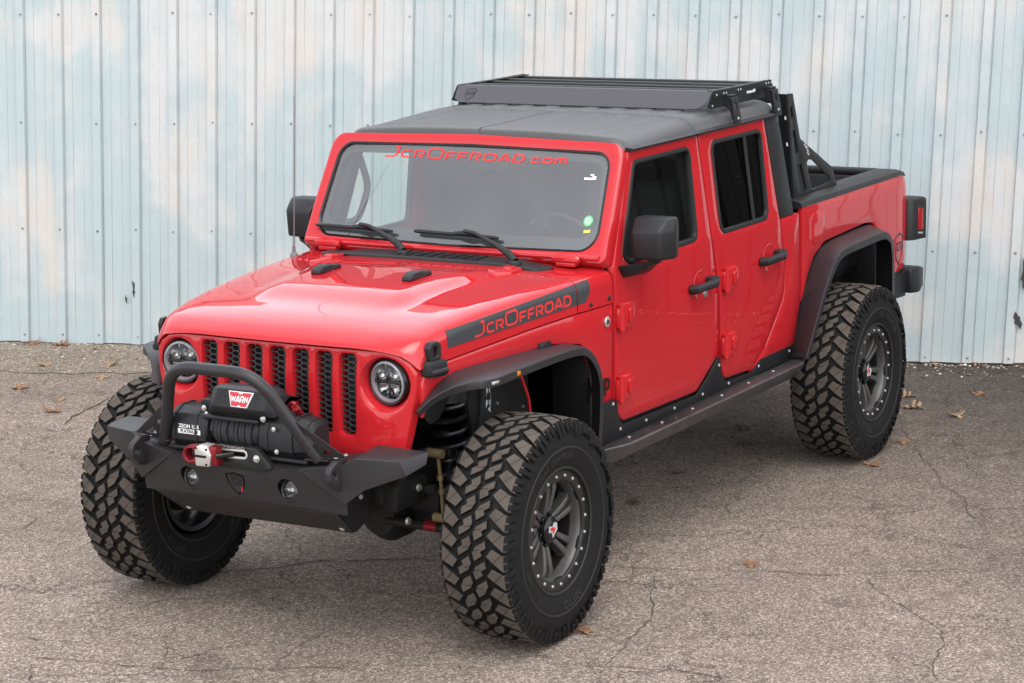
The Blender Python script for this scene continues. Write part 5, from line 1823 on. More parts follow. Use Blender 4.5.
for s in (1, -1):
    FF = [
        [A1, U, FI, FO, L2, L1, K], 
        [FO, RO, L3, L2],
        [FI, RI, RO, FO],
        [U, (.50, .50, .856), RI, FI],
        [A1, (.62, .30, .835), (.50, .50, .856), U],
        [A0, (.60, 0, .828), (.62, .30, .835), A1],
    ]
    for F in FF:
        q = [gv(pl(p, s)) for p in F]
        if s < 0: q.reverse()
        tmp.faces.new(q)
bmesh.ops.recalc_face_normals(tmp, faces=tmp.faces)
bmesh.ops.bevel(tmp, geom=[e for e in tmp.edges if len(e.link_faces) == 2], offset=.004, segments=2, profile=.5, affect='EDGES')
bmesh.ops.solidify(tmp, geom=tmp.faces[:], thickness=.006)
merge(bm, tmp)
# centre face with the lamp holes
def cf_map(u, v, w):
    # u = y, v = 0 top .. 1 bottom
    a = abs(u)
    xt = .7785-.0165*(min(a, .313)/.313)**1.5-.04*max(0, a-.313)/.19
    xb = .717-.016*(a/.5)**1.5
    zt_ = .8165+.006*min(a, .313)/.313-.0*a
    zb = .628+.012*(a/.5)
    return Vector((xt+(xb-xt)*v+w*.95, u, zt_+(zb-zt_)*v+w*.3))
co = [(-.313, 0), (.313, 0), (.505, .70), (.50, 1.0), (-.50, 1.0), (-.505, .70)]
logo_o = [Vector((p.x*.094, .46-p.y*.385)) for p in shield_pts()]
fh = [rpoly([(s*.243-.045, .50, .0), (s*.243, .24, 0), (s*.243+.045, .50, 0), (s*.243, .76, 0)], 2) for s in (1, -1)]
def ell(cx, cv, rx, rv, n=24): return [Vector((cx+rx*math.cos(2*PI*k/n), cv+rv*math.sin(2*PI*k/n))) for k in range(n)]
fh = [ell(s*.243, .50, .046, .24) for s in (1, -1)]
add_plate(bm, [Vector(p) for p in co], fh+[[Vector((p.x, p.y)) for p in logo_o]], t=.006, bev=0, fmap=cf_map)
bumper = part('front_bumper', bm, M['powder_soft'], None, 22)
# shield logo left standing in its cut-out
bm = bmesh.new()
add_poly(bm, [cf_map(p.x, p.y, -.012) for p in logo_o])
part('logo_recess', bm, M['black'], bumper)
bm = bmesh.new()
lo_i = [Vector((p.x*.078, .46-p.y*.325)) for p in shield_pts()]
add_plate(bm, lo_i, t=.005, bev=0, fmap=cf_map)
part('logo_plate', bm, M['powder_soft'], bumper)
bm = bmesh.new()
q, w_ = stroke_text([('J', 1), ('C', 1), ('R', 1)], .24, .2)
for f4 in q:
    add_poly(bm, [cf_map(-.029+.058*a/w_, .52-.20*b2, .0008) for a, b2 in f4])
part('logo_letters', bm, M['black'], bumper)
bm = bmesh.new()
add_poly(bm, [cf_map(u, v, .0008) for u, v in ((.022, .56), (.030, .54), (.022, .66), (.012, .68))])
part('logo_accent', bm, M['badge_red'], bumper)
# skid plate under it
bm = bmesh.new()
quad_plate(bm, [(.700, -.455, .643), (.700, .455, .643), (.545, .425, .525), (.545, -.425, .525)])
for s in (1, -1):
    quad_plate(bm, [(.700, s*.455, .643), (.68, s*.458, .72), (.44, s*.44, .70), (.42, s*.42, .56), (.545, s*.425, .525)])
part('skid_plate', bm, M['powder'], bumper, 20)
bolt2 = None
def steel_bolt(loc, rot, parent, r=.012, mat='steel', name='bolt'):
    global bolt2
    if bolt2 is None or bolt2.data.materials[0] != M[mat]:
        o = finish(name, bolt_bm(.011, .008), M[mat], parent)
        bolt2 = o
    else:
        o = dup(bolt2, parent)
    o.rotation_euler = rot
    o.location = loc
    o.scale = (r/.011,)*3
    return o
for s in (1, -1):
    steel_bolt((.572, s*.385, .548), (0, R_(0), R_(-90)), bumper, .012)
    steel_bolt((.700, s*.455, .868), (PI/2, 0, 0), bumper, .010)
    steel_bolt((.655, s*.470, .870), (PI/2, 0, 0), bumper, .009)
    steel_bolt((.625, s*.515, .700), (0, 0, R_(0 if s > 0 else 180)), bumper, .009)
    # fog lamp set back behind its hole
    T = Matrix.Translation(cf_map(s*.243, .5, -.030)) @ Matrix.Rotation(R_(-16), 4, 'Y') @ Matrix.Rotation(-PI/2, 4, 'Z')
    bm = bmesh.new()
    add_lathe(bm, [(.052, -.03), (.052, .0), (.046, .004), (.040, .0), (.038, -.012)], 28, T, 0)
    add_lathe(bm, [(.0385, -.004), (.034, .0), (.030, -.006), (.018, -.020), (.006, -.026)], 24, T, 1)
    add_disc(bm, .052, -.03, 28, T, 0)
    add_cyl(bm, T @ Vector((0, -.024, 0)), T @ Vector((0, -.006, 0)), .008, 10, 1)
    fg = part('fog_lamp', bm, [M['plastic'], M['fogchrome']], bumper)
    bm = bmesh.new()
    add_lathe(bm, [(.038, .0), (.028, .006), (.010, .009)], 24, T); add_disc(bm, .010, .009, 24, T)
    part('lens', bm, M['lamp_glass'], bumper, 60)
    # tow tab: vertical lug with a hole
    bm = bmesh.new()
    lug = rpoly([(.690, .872, .004), (.752, .872, .02), (.808, .845, .028), (.808, .795, .03), (.768, .755, .02), (.700, .742, .004)], 5)
    add_plate(bm, lug, [circle2(.778, .815, .0155, 18)], t=.026, bev=.004, fmap=lambda u, v, w: Vector((u, s*.487+.013+w, v)))
    part('tow_tab', bm, M['powder_soft'], bumper)
# hoop
def arc_pts(P, r, n=6):
    out = [Vector(P[0])]
    for i in range(1, len(P)-1):
        p, a, b2 = Vector(P[i]), Vector(P[i-1]), Vector(P[i+1])
        da, db = (a-p).normalized(), (b2-p).normalized()
        s_, e_ = p+da*r, p+db*r
        for k in range(n+1):
            t = k/n
            out.append(s_*(1-t)**2+p*2*t*(1-t)+e_*t*t)
    out.append(Vector(P[-1]))
    return out
bm = bmesh.new()
add_tube(bm, arc_pts([(.712, -.382, .855), (.872, -.208, 1.214), (.872, .208, 1.214), (.712, .382, .855)], .115, 8), .0255, 16)
hoop = part('hoop', bm, M['powder_soft'], bumper, 40)
for s in (1, -1):
    bm = bmesh.new()
    quad_plate(bm, [(.745, s*.335, .862), (.735, s*.44, .866), (.665, s*.45, .868), (.672, s*.33, .866)], .006)
    # gusset with triangular windows on the outer side of the leg
    gm = lambda u, v, w: Vector((.720+v*.45+w, s*u, .868+v))
    g = [(.372, .0), (.520, .012), (.508, .024), (.335, .150), (.312, .150)]
    gh_ = [rpoly([(.410, .016), (.470, .020), (.416, .052)], 2), rpoly([(.378, .050), (.392, .074), (.352, .106)], 2)]
    add_plate(bm, [Vector(p) for p in g], [[Vector(p) for p in h] for h in gh_], t=.006, bev=0, fmap=gm)
    part('hoop_gusset', bm, M['powder_soft'], bumper, 25)

# ---- winch
bm = bmesh.new()
# end housings (motor on the right side of the truck, gearbox on the left) about the drum axis
wxx, wz = .655, .925
def wsec(y, r, zt2, fl=0.0):
    # squarish housing outline in x-z at station y
    return [V(wxx+a*r, y, wz+b2*r) for a, b2 in ((-1, -.62), (-.62, -1), (.62, -1), (1, -.55), (1.02, .2), (.80, .72), (.35, 1.0), (-.62, 1.0), (-1, .62))]
loft(bm, [wsec(-.345, .060, 0), wsec(-.335, .076, 0), wsec(-.300, .084, 0), wsec(-.165, .084, 0), wsec(-.155, .080, 0)])
loft(bm, [wsec(.110, .080, 0), wsec(.118, .084, 0), wsec(.25, .084, 0), wsec(.30, .078, 0), wsec(.345, .070, 0), wsec(.356, .056, 0)])
for y in (-.31, -.20, .15, .27, .325):
    r = .087 if y < .3 else .076
    loft(bm, [wsec(y-.006, r, 0), wsec(y+.006, r, 0)])
add_box(bm, (.60, -.17, .985), (.70, .13, 1.008), .006)
add_box(bm, (.59, -.34, .835), (.735, .34, .850), .004)
# tie bars across the drum
add_cyl(bm, (.735, -.16, .985), (.735, .115, .985), .010, 8)
win = part('winch', bm, M['plastic'], None, 30)
bm = bmesh.new()
path = []
turns = 13
for i in range(turns*20+1):
    t = i/20
    y = -.135+.225*(t/turns)+.003*math.sin(t*2.7)
    r = .062+.0025*math.sin(t*1.9+1)
    path.append((wxx+r*math.cos(2*PI*t), y, wz+r*math.sin(2*PI*t)))
add_tube(bm, path, .0088, 6)
add_cyl(bm, (wxx, -.15, wz), (wxx, .105, wz), .056, 20)
part('winch_rope', bm, M['rope'], win, 50)
bm = bmesh.new()
for y in (-.150, .100):
    add_lathe(bm, [(.03, -.006), (.082, -.006), (.082, .006), (.03, .006)], 28, Matrix.Translation((wxx, y, wz)))
part('drum_flange', bm, M['powder'], win)
# control box: trapezoid cap with badge
bm = bmesh.new()
cb = lambda y, k: [V(.60, y, 1.005), V(.735-.010*k, y, 1.005), V(.752-.03*k, y, 1.035), V(.725-.03*k, y, 1.106-.012*k), V(.690, y, 1.114-.015*k), V(.615, y, 1.108-.02*k)]
loft(bm, [cb(-.150, 1.6), cb(-.115, .3), cb(-.09, 0), cb(.125, 0), cb(.150, .3), cb(.185, 1.6)])
bmesh.ops.bevel(bm, geom=bm.edges[:], offset=.005, segments=2, profile=.5, affect='EDGES')
add_box(bm, (.63, -.20, 1.0), (.70, -.14, 1.045), .006)
cbx = part('control_box', bm, M['plastic'], win)
def badge_map(u, v, w=0):
    # plane of the control box face
    a, b2 = V(.7525, 0, 1.034), V(.7255, 0, 1.107)
    d = (b2-a).normalized()
    n = V(d.z, 0, -d.x)
    u, v = u*.88, v*.88
    return (a+b2)/2+V(0, .030+u, 0)+d*v+n*(.0015+w)
bm = bmesh.new()
add_plate(bm, [(-.070, .036), (.070, .036), (.044, -.036), (-.044, -.036)], t=.004, bev=.001, fmap=lambda u, v, w: badge_map(u, v, w+.002))
part('winch_badge', bm, M['white'], win)
bm = bmesh.new()
for q in ([(-.064, .032), (-.012, .032), (-.010, .025), (.010, .025), (.012, .032), (.064, .032), (.056, .016), (-.056, .016)], [(-.0465, -.014), (.0465, -.014), (.041, -.032), (.008, -.032), (.005, -.026), (-.005, -.026), (-.008, -.032), (-.041, -.032)], [(-.056, .017), (.056, .017), (.047, -.015), (-.047, -.015)]):
    add_poly(bm, [badge_map(a, b2, .0028) for a, b2 in q])
part('badge_field', bm, M['badge_red'], win)
bm = bmesh.new()
qd, qw = stroke_text([('W', 1), ('A', 1), ('R', 1), ('N', 1)], .27, .20)
for f4 in qd:
    add_poly(bm, [badge_map(-.046+.092*a/qw, -.013+.027*b2, .0042) for a, b2 in f4])
part('badge_lettering', bm, M['white'], win)
# maker's plate on the motor end
bm = bmesh.new()
sm = lambda u, v, w=0: V(.7415-.002*0+w, -.232+u, .925+v)
text_faces(bm, 'ZEON 10-S', .021, lambda u, v: sm(u, v+.011, .002), 0, .0006)
add_plate(bm, [(-.056, -.020), (.056, -.020), (.056, -.001), (-.056, -.001)], t=.001, bev=0, fmap=lambda u, v, w: sm(u, v, .0008+w))
part('plate_print', bm, M['white'], win)
bm = bmesh.new()
text_faces(bm, 'PLATINUM', .0185, lambda u, v: sm(u, v-.0105, .0016), 0, .0006)
part('plate_lettering', bm, M['black'], win)
for p, r in (((.712, -.175, 1.012), .010), ((.735, .135, 1.000), .010), ((.742, .19, .965), .008), ((.742, .20, .875), .008), ((.73, -.15, .995), .007)):
    steel_bolt(p, (0, 0, R_(-90)), win, r)
bm = bmesh.new()
add_tube(bm, arc_pts([(.64, .175, 1.02), (.66, .23, 1.07), (.64, .255, 1.02), (.60, .25, .94)], .03, 4), .008, 8)
add_cyl(bm, (.62, .24, .985), (.66, .245, 1.04), .013, 10)
part('power_cable', bm, M['hookred'], win)
# fairlead plate with slot, link and hook
bm = bmesh.new()
fm = lambda u, v, w: V(.775+w, u, .832+v)
fl_o = rpoly([(-.235, -.025, .01), (-.150, .052, .03), (.120, .058, .04), (.205, -.022, .01), (.150, -.038, .01), (-.19, -.038, .01)], 5)
add_plate(bm, fl_o, [rpoly([(-.105, .004, .016), (.078, .008, .018), (.078, .040, .018), (-.105, .036, .016)], 5)], t=.030, bev=.006, fmap=fm)
fl = part('fairlead', bm, M['powder'], win)
bm = bmesh.new()
r_o = rpoly([(-.108, .001, .019), (.081, .005, .021), (.081, .043, .021), (-.108, .039, .019)], 5)
r_i = rpoly([(-.098, .010, .013), (.072, .014, .014), (.072, .035, .014), (-.098, .030, .013)], 5)
add_plate(bm, r_o, [r_i], t=.012, bev=.002, fmap=lambda u, v, w: fm(u, v, w+.0015))
part('fairlead_lip', bm, M['silver'], win)
bm = bmesh.new()
q, w_ = stroke_text([('J', 1), ('C', .8), ('R', .8), ('O', 1), ('F', .8), ('F', .8), ('R', .8), ('O', .8), ('A', .8), ('D', .8)], .15, .2)
for f4 in q: add_poly(bm, [fm(-.10+.165*a/w_, .0435+.0125*b2, .001) for a, b2 in f4])
part('fairlead_lettering', bm, M['silver'], win)
steel_bolt((.7755, .125, .846), (0, 0, R_(-90)), win, .012)
bm = bmesh.new()
hm = lambda u, v, w: V(.832+w, -.100+u*.9, .852+v*.92)
add_plate(bm, rpoly([(-.125, -.018, .03), (-.10, .030, .03), (-.02, .040, .01), (.075, .038, .01), (.080, -.045, .01), (-.02, -.048, .01), (-.09, -.045, .03)], 5), [ell(-.072, -.005, .024, .026)], t=.042, bev=.010, fmap=hm)
hk = part('winch_hook', bm, M['hookred'], win)
bm = bmesh.new()
add_plate(bm, rpoly([(-.035, -.052, .006), (-.038, .030, .012), (-.010, .044, .01), (.034, .040, .012), (.052, .0, .008), (.040, -.050, .008)], 3), t=.056, bev=.006, fmap=lambda u, v, w: hm(u, v, w+.008))
part('hook_jaw', bm, M['silver'], win)
bm = bmesh.new()
add_box(bm, (.8395, -.130, .842), (.8415, -.075, .852), 0)
for (a, b2) in ((-.028, .030), (.030, .028), (.028, -.040)):
    add_cyl(bm, hm(a, b2, .008), hm(a, b2, .0115), .005, 8)
add_cyl(bm, (.83, -.035, .852), (.775, .01, .854), .012, 10)
part('hook_pins', bm, M['gloss'], win)

# ---- wheels
TR, TW = .470, .1505
def tread_r(t): return TR-.0045*(t/.14)**2
wheel_c = (0, .9225, .4695)
def wheel_mesh():
    # tyre carcass
    bm = bmesh.new()
    g = .0155
    half = [(.130, TR-g-.006), (.143, TR-.034), (.151, TR-.060), (.158, .385), (.161, .345), (.157, .305), (.146, .270), (.136, .250), (.130, .242), (.118, .236)]
    prof = [(r, -a) for a, r in half[::-1]]+[(TR-g-.002, -.07), (TR-g, 0), (TR-g-.002, .07)]+[(r, a) for a, r in half]
    add_lathe(bm, prof, 96)
    tyre = finish('tyre', bm, M['rubber'], None, 50)
    # tread blocks (part of the tyre, dusty running surface)
    bm = bmesh.new()
    NP = 36
    pitch = 2*PI/NP
    def P(th, t, r): return Vector((r*math.cos(th), t, r*math.sin(th)))
    def rad(t, drop=0.0):
        r = tread_r(t)-drop
        if abs(t) > .139: r -= .004+(abs(t)-.139)*1.0
        return r
    def block(poly, ph, h=.0160, flip=False, sipe=None):
        RT = TR
        pts = []
        for (s, t) in poly:
            s, t = ((1.87-s), -t) if flip else (s, t)
            pts.append(Vector((-(s+ph)*pitch*RT, t)))
        if area2(pts) < 0: pts.reverse()
        ins = inset2(pts, .0016)
        out = inset2(pts, -.0030)
        tp = [bm.verts.new(P(p.x/RT, p.y, rad(p.y))) for p in ins]
        md = [bm.verts.new(P(p.x/RT, p.y, rad(p.y)-.0016)) for p in pts]
        bt = [bm.verts.new(P(p.x/RT, p.y, rad(p.y)-h)) for p in out]
        n = len(tp)
        # ear-clip through the fan of a triangulated face so notched blocks stay flat
        f = bm.faces.new(tp); f.material_index = 0
        for a_, b_, mi in ((tp, md, 0), (md, bt, 1)):
            for i in range(n):
                bm.faces.new((a_[i], a_[(i+1) % n], b_[(i+1) % n], b_[i])).material_index = mi
        if sipe:
            q = []
            for (s, t) in sipe:
                s, t = ((1.87-s), -t) if flip else (s, t)
                q.append(Vector((-(s+ph)*pitch*RT, t)))
            d = (q[1]-q[0]).normalized()
            nn = Vector((-d.y, d.x))*.0012
            cs = [q[0]+nn, q[0]-nn, q[1]-nn, q[1]+nn]
            bm.faces.new([bm.verts.new(P(p.x/RT, p.y, rad(p.y)+.0004)) for p in cs]).material_index = 1
    W1 = .060
    def cc(l, t0, w): return [(y, t0+x*w) for x, y in l]
    ctr = cc([(.95, .0), (1.0, .38), (.62, .54), (.72, .76), (.15, 1.04), (.0, .66), (.22, .34)], .0035, W1)
    lug = cc([(0, .42), (.30, .03), (.86, .30), (1.0, .32), (1.0, 1.14), (.86, 1.10), (.33, .70)], .0665, .0835)
    lug = [(y+.33, t) for y, t in lug]
    for i in range(NP):
        for fl in (False, True):
            block(ctr, i, flip=fl, sipe=((.52, .0035+.10*W1), (.44, .0035+.60*W1)))
            block(lug, i, flip=fl, sipe=((.72+.33, .0665+.36*.0835), (.26+.33, .0665+.80*.0835)))
    # shoulder ribs running down the sidewall
    for i in range(NP):
        for sg in (1, -1):
            s0, s1 = (.33+.36, .33+1.10) if sg > 0 else (1.87-.33-1.10, 1.87-.33-.36)
            rl = .392 if i % 2 else .415
            a0, a1 = -(i+s1)*pitch, -(i+s0)*pitch
            for (f0, f1, r_end) in ((.0, .44, rl), (.56, 1.0, rl+.012)):
                b0, b1 = a0+(a1-a0)*f0, a0+(a1-a0)*f1
                secs = []
                for r, y in ((TR-.010, .1500), (TR-.034, .1590), (TR-.055, .1640), (r_end, .1655)):
                    sh = (TR-r)*.55*(1 if sg > 0 else -1)
                    secs.append([Vector((r*math.cos(b0+sh), sg*(y-.010), r*math.sin(b0+sh))), Vector((r*math.cos(b0+sh+.006), sg*y, r*math.sin(b0+sh+.006))), Vector((r*math.cos(b1+sh-.006), sg*y, r*math.sin(b1+sh-.006))), Vector((r*math.cos(b1+sh), sg*(y-.010), r*math.sin(b1+sh)))])
                loft(bm, secs, closed_sec=True, mi=1)
    bmesh.ops.triangulate(bm, faces=[f for f in bm.faces if len(f.verts) > 4])
    tread = finish('tread', bm, [M['tread'], M['rubber']], None, 20, flip_check=True)
    # sidewall rings and lettering
    bm = bmesh.new()
    for sg in (1, -1):
        add_lathe(bm, [(.352, sg*.1600), (.350, sg*.1625), (.344, sg*.1625), (.342, sg*.1600)], 80)
        add_lathe(bm, [(.268, sg*.144), (.265, sg*.149), (.258, sg*.149), (.254, sg*.144)], 80)
    def polar(rb, ang0, sg):
        def f(u, v):
            r = rb+v
            a = ang0+sg*u/rb
            yb = lerp_tab([(.270, .146), (.305, .157), (.345, .161), (.385, .158)], r)
            return Vector((r*math.cos(a), sg*(yb+.0022), r*math.sin(a)))
        return f
    for sg in (1, -1):
        text_faces(bm, 'TRAIL GRAPPLER', .040, polar(.312, R_(90 if sg > 0 else 90), sg), 0, .0012)
        text_faces(bm, 'NITTO', .048, polar(.312, R_(-90), sg), 0, .0015)
        text_faces(bm, 'M/T', .036, polar(.312, R_(-10), sg), 0, .001)
    side = finish('sidewall_lettering', bm, M['rubber_letter'], None, 30, flip_check=False)
    # rim
    bm = bmesh.new()
    fy = .134      # outer face of the beadlock ring
    add_lathe(bm, [(.212, fy-.006), (.205, fy-.014), (.200, fy-.030), (.198, fy-.055)], 56)
    add_lathe(bm, [(.1985, fy-.054), (.198, -.03), (.190, -.10), (.200, -.125), (.222, -.130), (.224, -.124)], 56, None, 1)
    # eight twin spokes
    NS = 6
    for k in range(NS):
        a = 2*PI*k/NS+.2
        Rm = Matrix.Rotation(a, 4, 'Y')
        for sd in (1, -1):
            secs = []
            for (r, y, hw_, off, dp) in ((.052, fy-.060, .0105, .0115, .045), (.09, fy-.048, .0115, .0155, .045), (.135, fy-.040, .0125, .0205, .045), (.172, fy-.036, .0140, .0255, .045), (.197, fy-.042, .0170, .0300, .045)):
                c = sd*off
                secs.append([Rm @ Vector((r, y-dp, c-hw_)), Rm @ Vector((r, y-.004, c-hw_)), Rm @ Vector((r, y, c-hw_*.55)), Rm @ Vector((r, y, c+hw_*.55)), Rm @ Vector((r, y-.004, c+hw_)), Rm @ Vector((r, y-dp, c+hw_))])
            loft(bm, secs)
    add_lathe(bm, [(.075, fy-.10), (.075, fy-.074), (.066, fy-.066), (.050, fy-.066)], 32)
    rim = finish('rim', bm, [M['rim'], M['gloss_ring']], None, 30)
    bm = bmesh.new()
    add_lathe(bm, [(.250, fy-.016), (.250, fy-.004), (.246, fy), (.214, fy), (.209, fy-.004), (.207, fy-.014)], 72)
    for k in range(6):
        a = 2*PI*k/6+.35
        add_box(bm, (.203, fy-.02, -.030), (.215, fy-.002, .030), .003, 0, Matrix.Rotation(a, 4, 'Y'))
    ringo = finish('beadlock_ring', bm, M['gloss_ring'], None, 30)
    bm = bmesh.new()
    add_lathe(bm, [(.056, fy-.072), (.056, fy-.036), (.050, fy-.030), (.036, fy-.026)], 28)
    add_disc(bm, .036, fy-.026, 28)
    for k in range(6):
        a = 2*PI*k/6
        T = Matrix.Rotation(a, 4, 'Y')
        add_lathe(bm, [(.010, fy-.066), (.010, fy-.045), (.006, fy-.043)], 8, T @ Matrix.Translation((.064, 0, 0)))
    cap = finish('centre_cap', bm, M['gloss'], None, 30)
    bm = bmesh.new()
    add_plate(bm, [Vector((p.x*.038, p.y*.038)) for p in ((Vector((-.9, .5)), Vector((-.4, .75)), Vector((.1, .45)), Vector((.75, .8)), Vector((.95, .1)), Vector((.4, -.1)), Vector((.3, -.8)), Vector((-.35, -.45)), Vector((-.8, -.3))))], t=.002, bev=0, fmap=lambda u, v, w: Vector((u, fy-.0225+w, v)))
    emb = finish('cap_emblem', bm, M['emblem'], None, 30)
    bm = bmesh.new()
    add_plate(bm, [Vector((p[0]*.038, p[1]*.038)) for p in ((-.1, .35), (.30, .45), (.62, .5), (.55, .1), (.25, .05), (.15, -.5), (-.15, -.2), (-.45, -.05))], t=.002, bev=0, fmap=lambda u, v, w: Vector((u, fy-.0215+w, v)))
    emr = finish('emblem_centre', bm, M['badge_red'], None, 30)
    bm = bmesh.new()
    add_lathe(bm, [(.165, .005), (.165, -.012), (.08, -.012), (.08, -.06), (.02, -.06)], 36)
    add_disc(bm, .02, -.06, 36)
    add_box(bm, (-.10, -.055, .09), (.10, .03, .178), .02)
    brake = finish('brake_disc', bm, M['brake'], None, 30)
    return [tyre, tread, side, rim, ringo, cap, emb, emr, brake], fy
M['gloss_ring'] = pbr('satin_black_ring', (0.012, 0.012, 0.013), 0.3)
M['brake'] = speckle(pbr('worn_brake_steel', (0.16, 0.14, 0.12), 0.5, 0.6), 60, 0.2, 0.001, 0.4)
pieces, FY = wheel_mesh()
tyre0 = pieces[0]
wb_ = bolt_bm(.0055, .005)
wbolt = finish('beadlock_bolt', wb_, M['bright'], None)
def make_wheel(loc, rz, spin, first):
    hub = bmesh.new()
    add_lathe(hub, [(.048, -.10), (.048, .055)], 20); add_disc(hub, .048, .055, 20); add_disc(hub, .048, -.10, 20)
    root = finish('wheel', hub, M['under'], truck)
    root.location = loc
    root.rotation_euler = (0, spin, rz)
    for p in pieces:
        if first: o = p; o.parent = root
        else: o = dup(p, root)
    for k in range(20):
        o = wbolt if (first and k == 0) else dup(wbolt, root)
        a = 2*PI*(k+.5)/20
        o.parent = root
        o.location = (.2285*math.cos(a), FY+.0005, .2285*math.sin(a))
WBASE = -3.487
make_wheel(wheel_c, 0, R_(12), True)
make_wheel((WBASE, .930, .4695), 0, R_(-28), False)
make_wheel((0, -.9225, .4695), PI, R_(40), False)
make_wheel((WBASE, -.930, .4695), PI, R_(75), False)

# ---- axles, springs, frame
bm = bmesh.new()
add_cyl(bm, (0, -.80, .47), (0, .80, .47), .045, 16)
for s in (1, -1):
    add_lathe(bm, [(.05, 0), (.12, .02), (.14, .10), (.12, .18), (.05, .20)], 20, Matrix.Translation((0, .78 if s > 0 else -.98, .4695)))
Tq = Matrix.Translation((.02, .27, .47)) @ Matrix.Rotation(PI/2, 4, 'Z')
add_lathe(bm, [(.02, -.13), (.08, -.12), (.122, -.05), (.122, .04), (.07, .12), (.04, .2)], 20, Tq); add_disc(bm, .02, -.13, 20, Tq)
part('front_axle', bm, M['under'])
bm = bmesh.new()
add_cyl(bm, (WBASE, -.80, .47), (WBASE, .80, .47), .05, 16)
Tq = Matrix.Translation((WBASE, 0, .47)) @ Matrix.Rotation(PI/2, 4, 'Z')
add_lathe(bm, [(.02, -.15), (.10, -.13), (.16, -.05), (.16, .04), (.08, .12), (.04, .2)], 20, Tq); add_disc(bm, .02, -.15, 20, Tq)
part('rear_axle', bm, M['under'])
bm = bmesh.new()
for s in (1, -1):
    add_box(bm, (-4.6, min(s*.42, s*.50), .62), (.45, max(s*.42, s*.50), .76), .012)
    add_box(bm, (.18, min(s*.42, s*.55), .585), (.42, max(s*.42, s*.55), .70), .012)
for x in (-4.4, -3.0, -2.0, -.9, .35):
    add_box(bm, (x-.05, -.42, .64), (x+.05, .42, .74), .01)
add_box(bm, (-2.9, -.40, .585), (-.6, .40, .66), .03)
add_cyl(bm, (-1.2, .12, .60), (-3.35, .0, .50), .04, 12)
part('chassis_frame', bm, M['under'])
for s in (1, -1):
    for nm, p, r in (('control_arm', [(.02, s*.47, .44), (-.85, s*.43, .60)], .032), ('control_arm', [(.03, s*.40, .60), (-.5, s*.40, .68)], .022), ('trailing_arm', [(WBASE+.03, s*.47, .44), (WBASE+.9, s*.43, .60)], .030)):
        bm = bmesh.new(); add_tube(bm, p, r, 10); part(nm, bm, M['under'])
    bm = bmesh.new()
    add_box(bm, (-.08, min(s*.40, s*.54), .50), (.09, max(s*.40, s*.54), .60), .01)
    part('spring_perch', bm, M['under'])
bm = bmesh.new()
add_tube(bm, [(.13, -.74, .47), (.13, .74, .455)], .022, 10); part('tie_rod', bm, M['under'])
bm = bmesh.new()
add_tube(bm, [(.20, -.62, .50), (.20, .60, .64)], .022, 10); part('drag_link', bm, M['under'])
bm = bmesh.new()
add_cyl(bm, (.20, .40, .615), (.20, .50, .625), .026, 12)
part('red_joint', bm, M['hookred'])
bm = bmesh.new()
add_cyl(bm, (.13, .50, .458), (.13, .56, .457), .0235, 12)
part('red_linkage', bm, M['hookred'])
for s in (1, -1):
    for (x, y, z0, z1, turns) in ((-.04, .52, .60, .96, 6.5), (WBASE, .50, .54, .86, 6)):
        bm = bmesh.new()
        pth = [(x+.068*math.cos(2*PI*t/18), s*y+.068*math.sin(2*PI*t/18), z0+(z1-z0)*t/(18*turns)) for t in range(int(18*turns)+1)]
        add_tube(bm, pth, .0105, 7)
        add_cyl(bm, (x, s*y, z1), (x, s*y, z1+.05), .085, 20)
        add_cyl(bm, (x, s*y, z0-.03), (x, s*y, z0), .085, 20)
        add_cyl(bm, (x, s*y, z0), (x, s*y, z0+.16), .03, 12)
        part('coil_spring', bm, M['gloss_ring'], None, 50)
    bm = bmesh.new()
    add_cyl(bm, (-.12, s*.60, .44), (-.17, s*.60, .80), .030, 14)
    add_cyl(bm, (-.17, s*.60, .80), (-.20, s*.60, 1.08), .034, 14)
    sh = part('shock_absorber', bm, M['under'])
    bm = bmesh.new()
    add_tube(bm, [(.212, s*.62, .790), (.200, s*.62, .70), (.182, s*.62, .53)], [.009, .008, .009], 10)
    for z, x in ((.700, .200), (.640, .193)):
        add_cyl(bm, (x, s*.62, z), (x-.001, s*.62, z-.02), .014, 6)
    add_cyl(bm, (.215, s*.575, .796), (.215, s*.645, .796), .020, 12)
    add_cyl(bm, (.181, s*.575, .515), (.181, s*.645, .515), .020, 12)
    part('sway_bar_link', bm, M['brass'])
    bm = bmesh.new()
    add_tube(bm, [(.215, s*.57, .80), (.30, s*.55, .80), (.40, s*.5, .79), (.42, s*.3, .78)], .016, 8)
    add_tube(bm, [(.46, s*.52, .70), (.47, s*.60, .73), (.52, s*.66, .80), (.54, s*.68, .86)], .017, 8)
    part('sway_bar', bm, M['under'])
    bm = bmesh.new()
    add_box(bm, (.34, min(s*.50, s*.575), .735), (.50, max(s*.50, s*.575), .765), .008)
    part('frame_horn', bm, M['red'])
    for p in ((.26, .552, .655), (.30, .52, .52)):
        steel_bolt((p[0], s*p[1], p[2]), (0, 0, 0 if s > 0 else PI), truck, .014)
bm = bmesh.new()
T = lambda u, v: Vector((-.185+.034*math.sin(u/.034)+(-.02)*(v/.3), .60+.0345*math.cos(u/.034), .94+v))
M['label'] = pbr('shock_label', (.55, .55, .55), .5)
text_faces(bm, 'FLEX', .052, lambda u, v: T(v, -u), 0, .001)
part('shock_lettering', bm, M['label'])

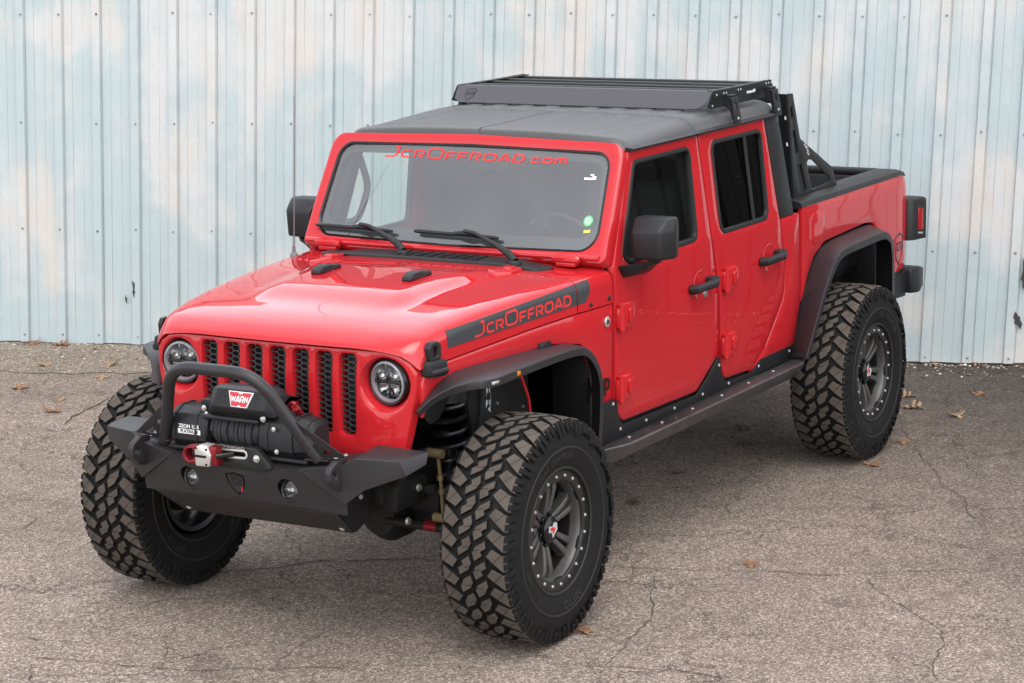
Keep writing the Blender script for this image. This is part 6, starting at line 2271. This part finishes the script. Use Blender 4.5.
# ---- cabin
bm = bmesh.new()
loft(bm, [[V(-.955, y, 1.36), V(-.945, y, 1.425), V(-1.02, y, 1.452), V(-1.20, y, 1.440), V(-1.30, y, 1.37), V(-1.30, y, 1.0), V(-.955, y, 1.0)] for y in (-.72, -.6, -.2, .2, .6, .72)])
part('dashboard', bm, M['dash'], None, 40)
bm = bmesh.new()
add_box(bm, (-2.86, -.74, .72), (-.95, .74, .78), .01)
add_box(bm, (-2.4, -.10, .78), (-1.3, .10, 1.06), .03)
part('cabin_floor', bm, M['seat'])
def seat(x, y, wd, name='seat'):
    bm = bmesh.new()
    add_box(bm, (x-.26, y-wd, 1.00), (x+.27, y+wd, 1.15), .05, seg=3)
    ths = math.radians(-14)
    T = Matrix.Translation((x-.24, y, 1.10)) @ Matrix.Rotation(ths, 4, 'Y')
    add_box(bm, (-.07, -wd, 0), (.07, wd, .56), .06, 0, T, seg=3)
    for hy in ((0,) if wd < .4 else (-.35, .35)):
        add_box(bm, (-.05, hy-.13, .60), (.05, hy+.13, .80), .045, 0, T, seg=3)
        add_cyl(bm, T @ V(0, hy-.05, .53), T @ V(0, hy-.05, .64), .008, 8)
        add_cyl(bm, T @ V(0, hy+.05, .53), T @ V(0, hy+.05, .64), .008, 8)
    part(name, bm, M['seat'])
seat(-1.72, .37, .25); seat(-1.72, -.37, .25); seat(-2.55, 0, .62)
bm = bmesh.new()
Tw = Matrix.Translation((-1.34, .37, 1.40)) @ Matrix.Rotation(R_(-68), 4, 'Y')
pth = [Tw @ V(.185*math.cos(2*PI*k/36), .185*math.sin(2*PI*k/36), 0) for k in range(36)]
add_tube(bm, pth, .015, 8, closed=True)
for a in (90, 210, 330):
    add_tube(bm, [Tw @ V(.05*math.cos(R_(a)), .05*math.sin(R_(a)), -.01), Tw @ V(.18*math.cos(R_(a)), .18*math.sin(R_(a)), 0)], .014, 8)
add_cyl(bm, Tw @ V(0, 0, -.03), Tw @ V(0, 0, .015), .065, 20)
add_cyl(bm, Tw @ V(0, 0, -.2), Tw @ V(0, 0, -.02), .03, 12)
part('steering_wheel', bm, M['gloss'])
bm = bmesh.new()
add_plate(bm, rpoly([(-.115, .032, .02), (.115, .036, .02), (.105, -.032, .02), (-.105, -.030, .02)], 4), t=.03, bev=.008, fmap=lambda u, v, w: V(-1.27+.2*0-w, .02+u, 1.80+v))
add_cyl(bm, (-1.25, .02, 1.82), (-1.19, .02, 1.87), .012, 8)
part('rear_view_mirror', bm, M['gloss'])
for s in (1, -1):
    bm = bmesh.new()
    add_tube(bm, arc_pts([(-1.08, s*.735, 1.50), (-1.16, s*.66, 1.50), (-1.24, s*.645, 1.66), (-1.24, s*.69, 1.80)], .05, 5), .017, 8)
    part('grab_handle', bm, M['plastic'])
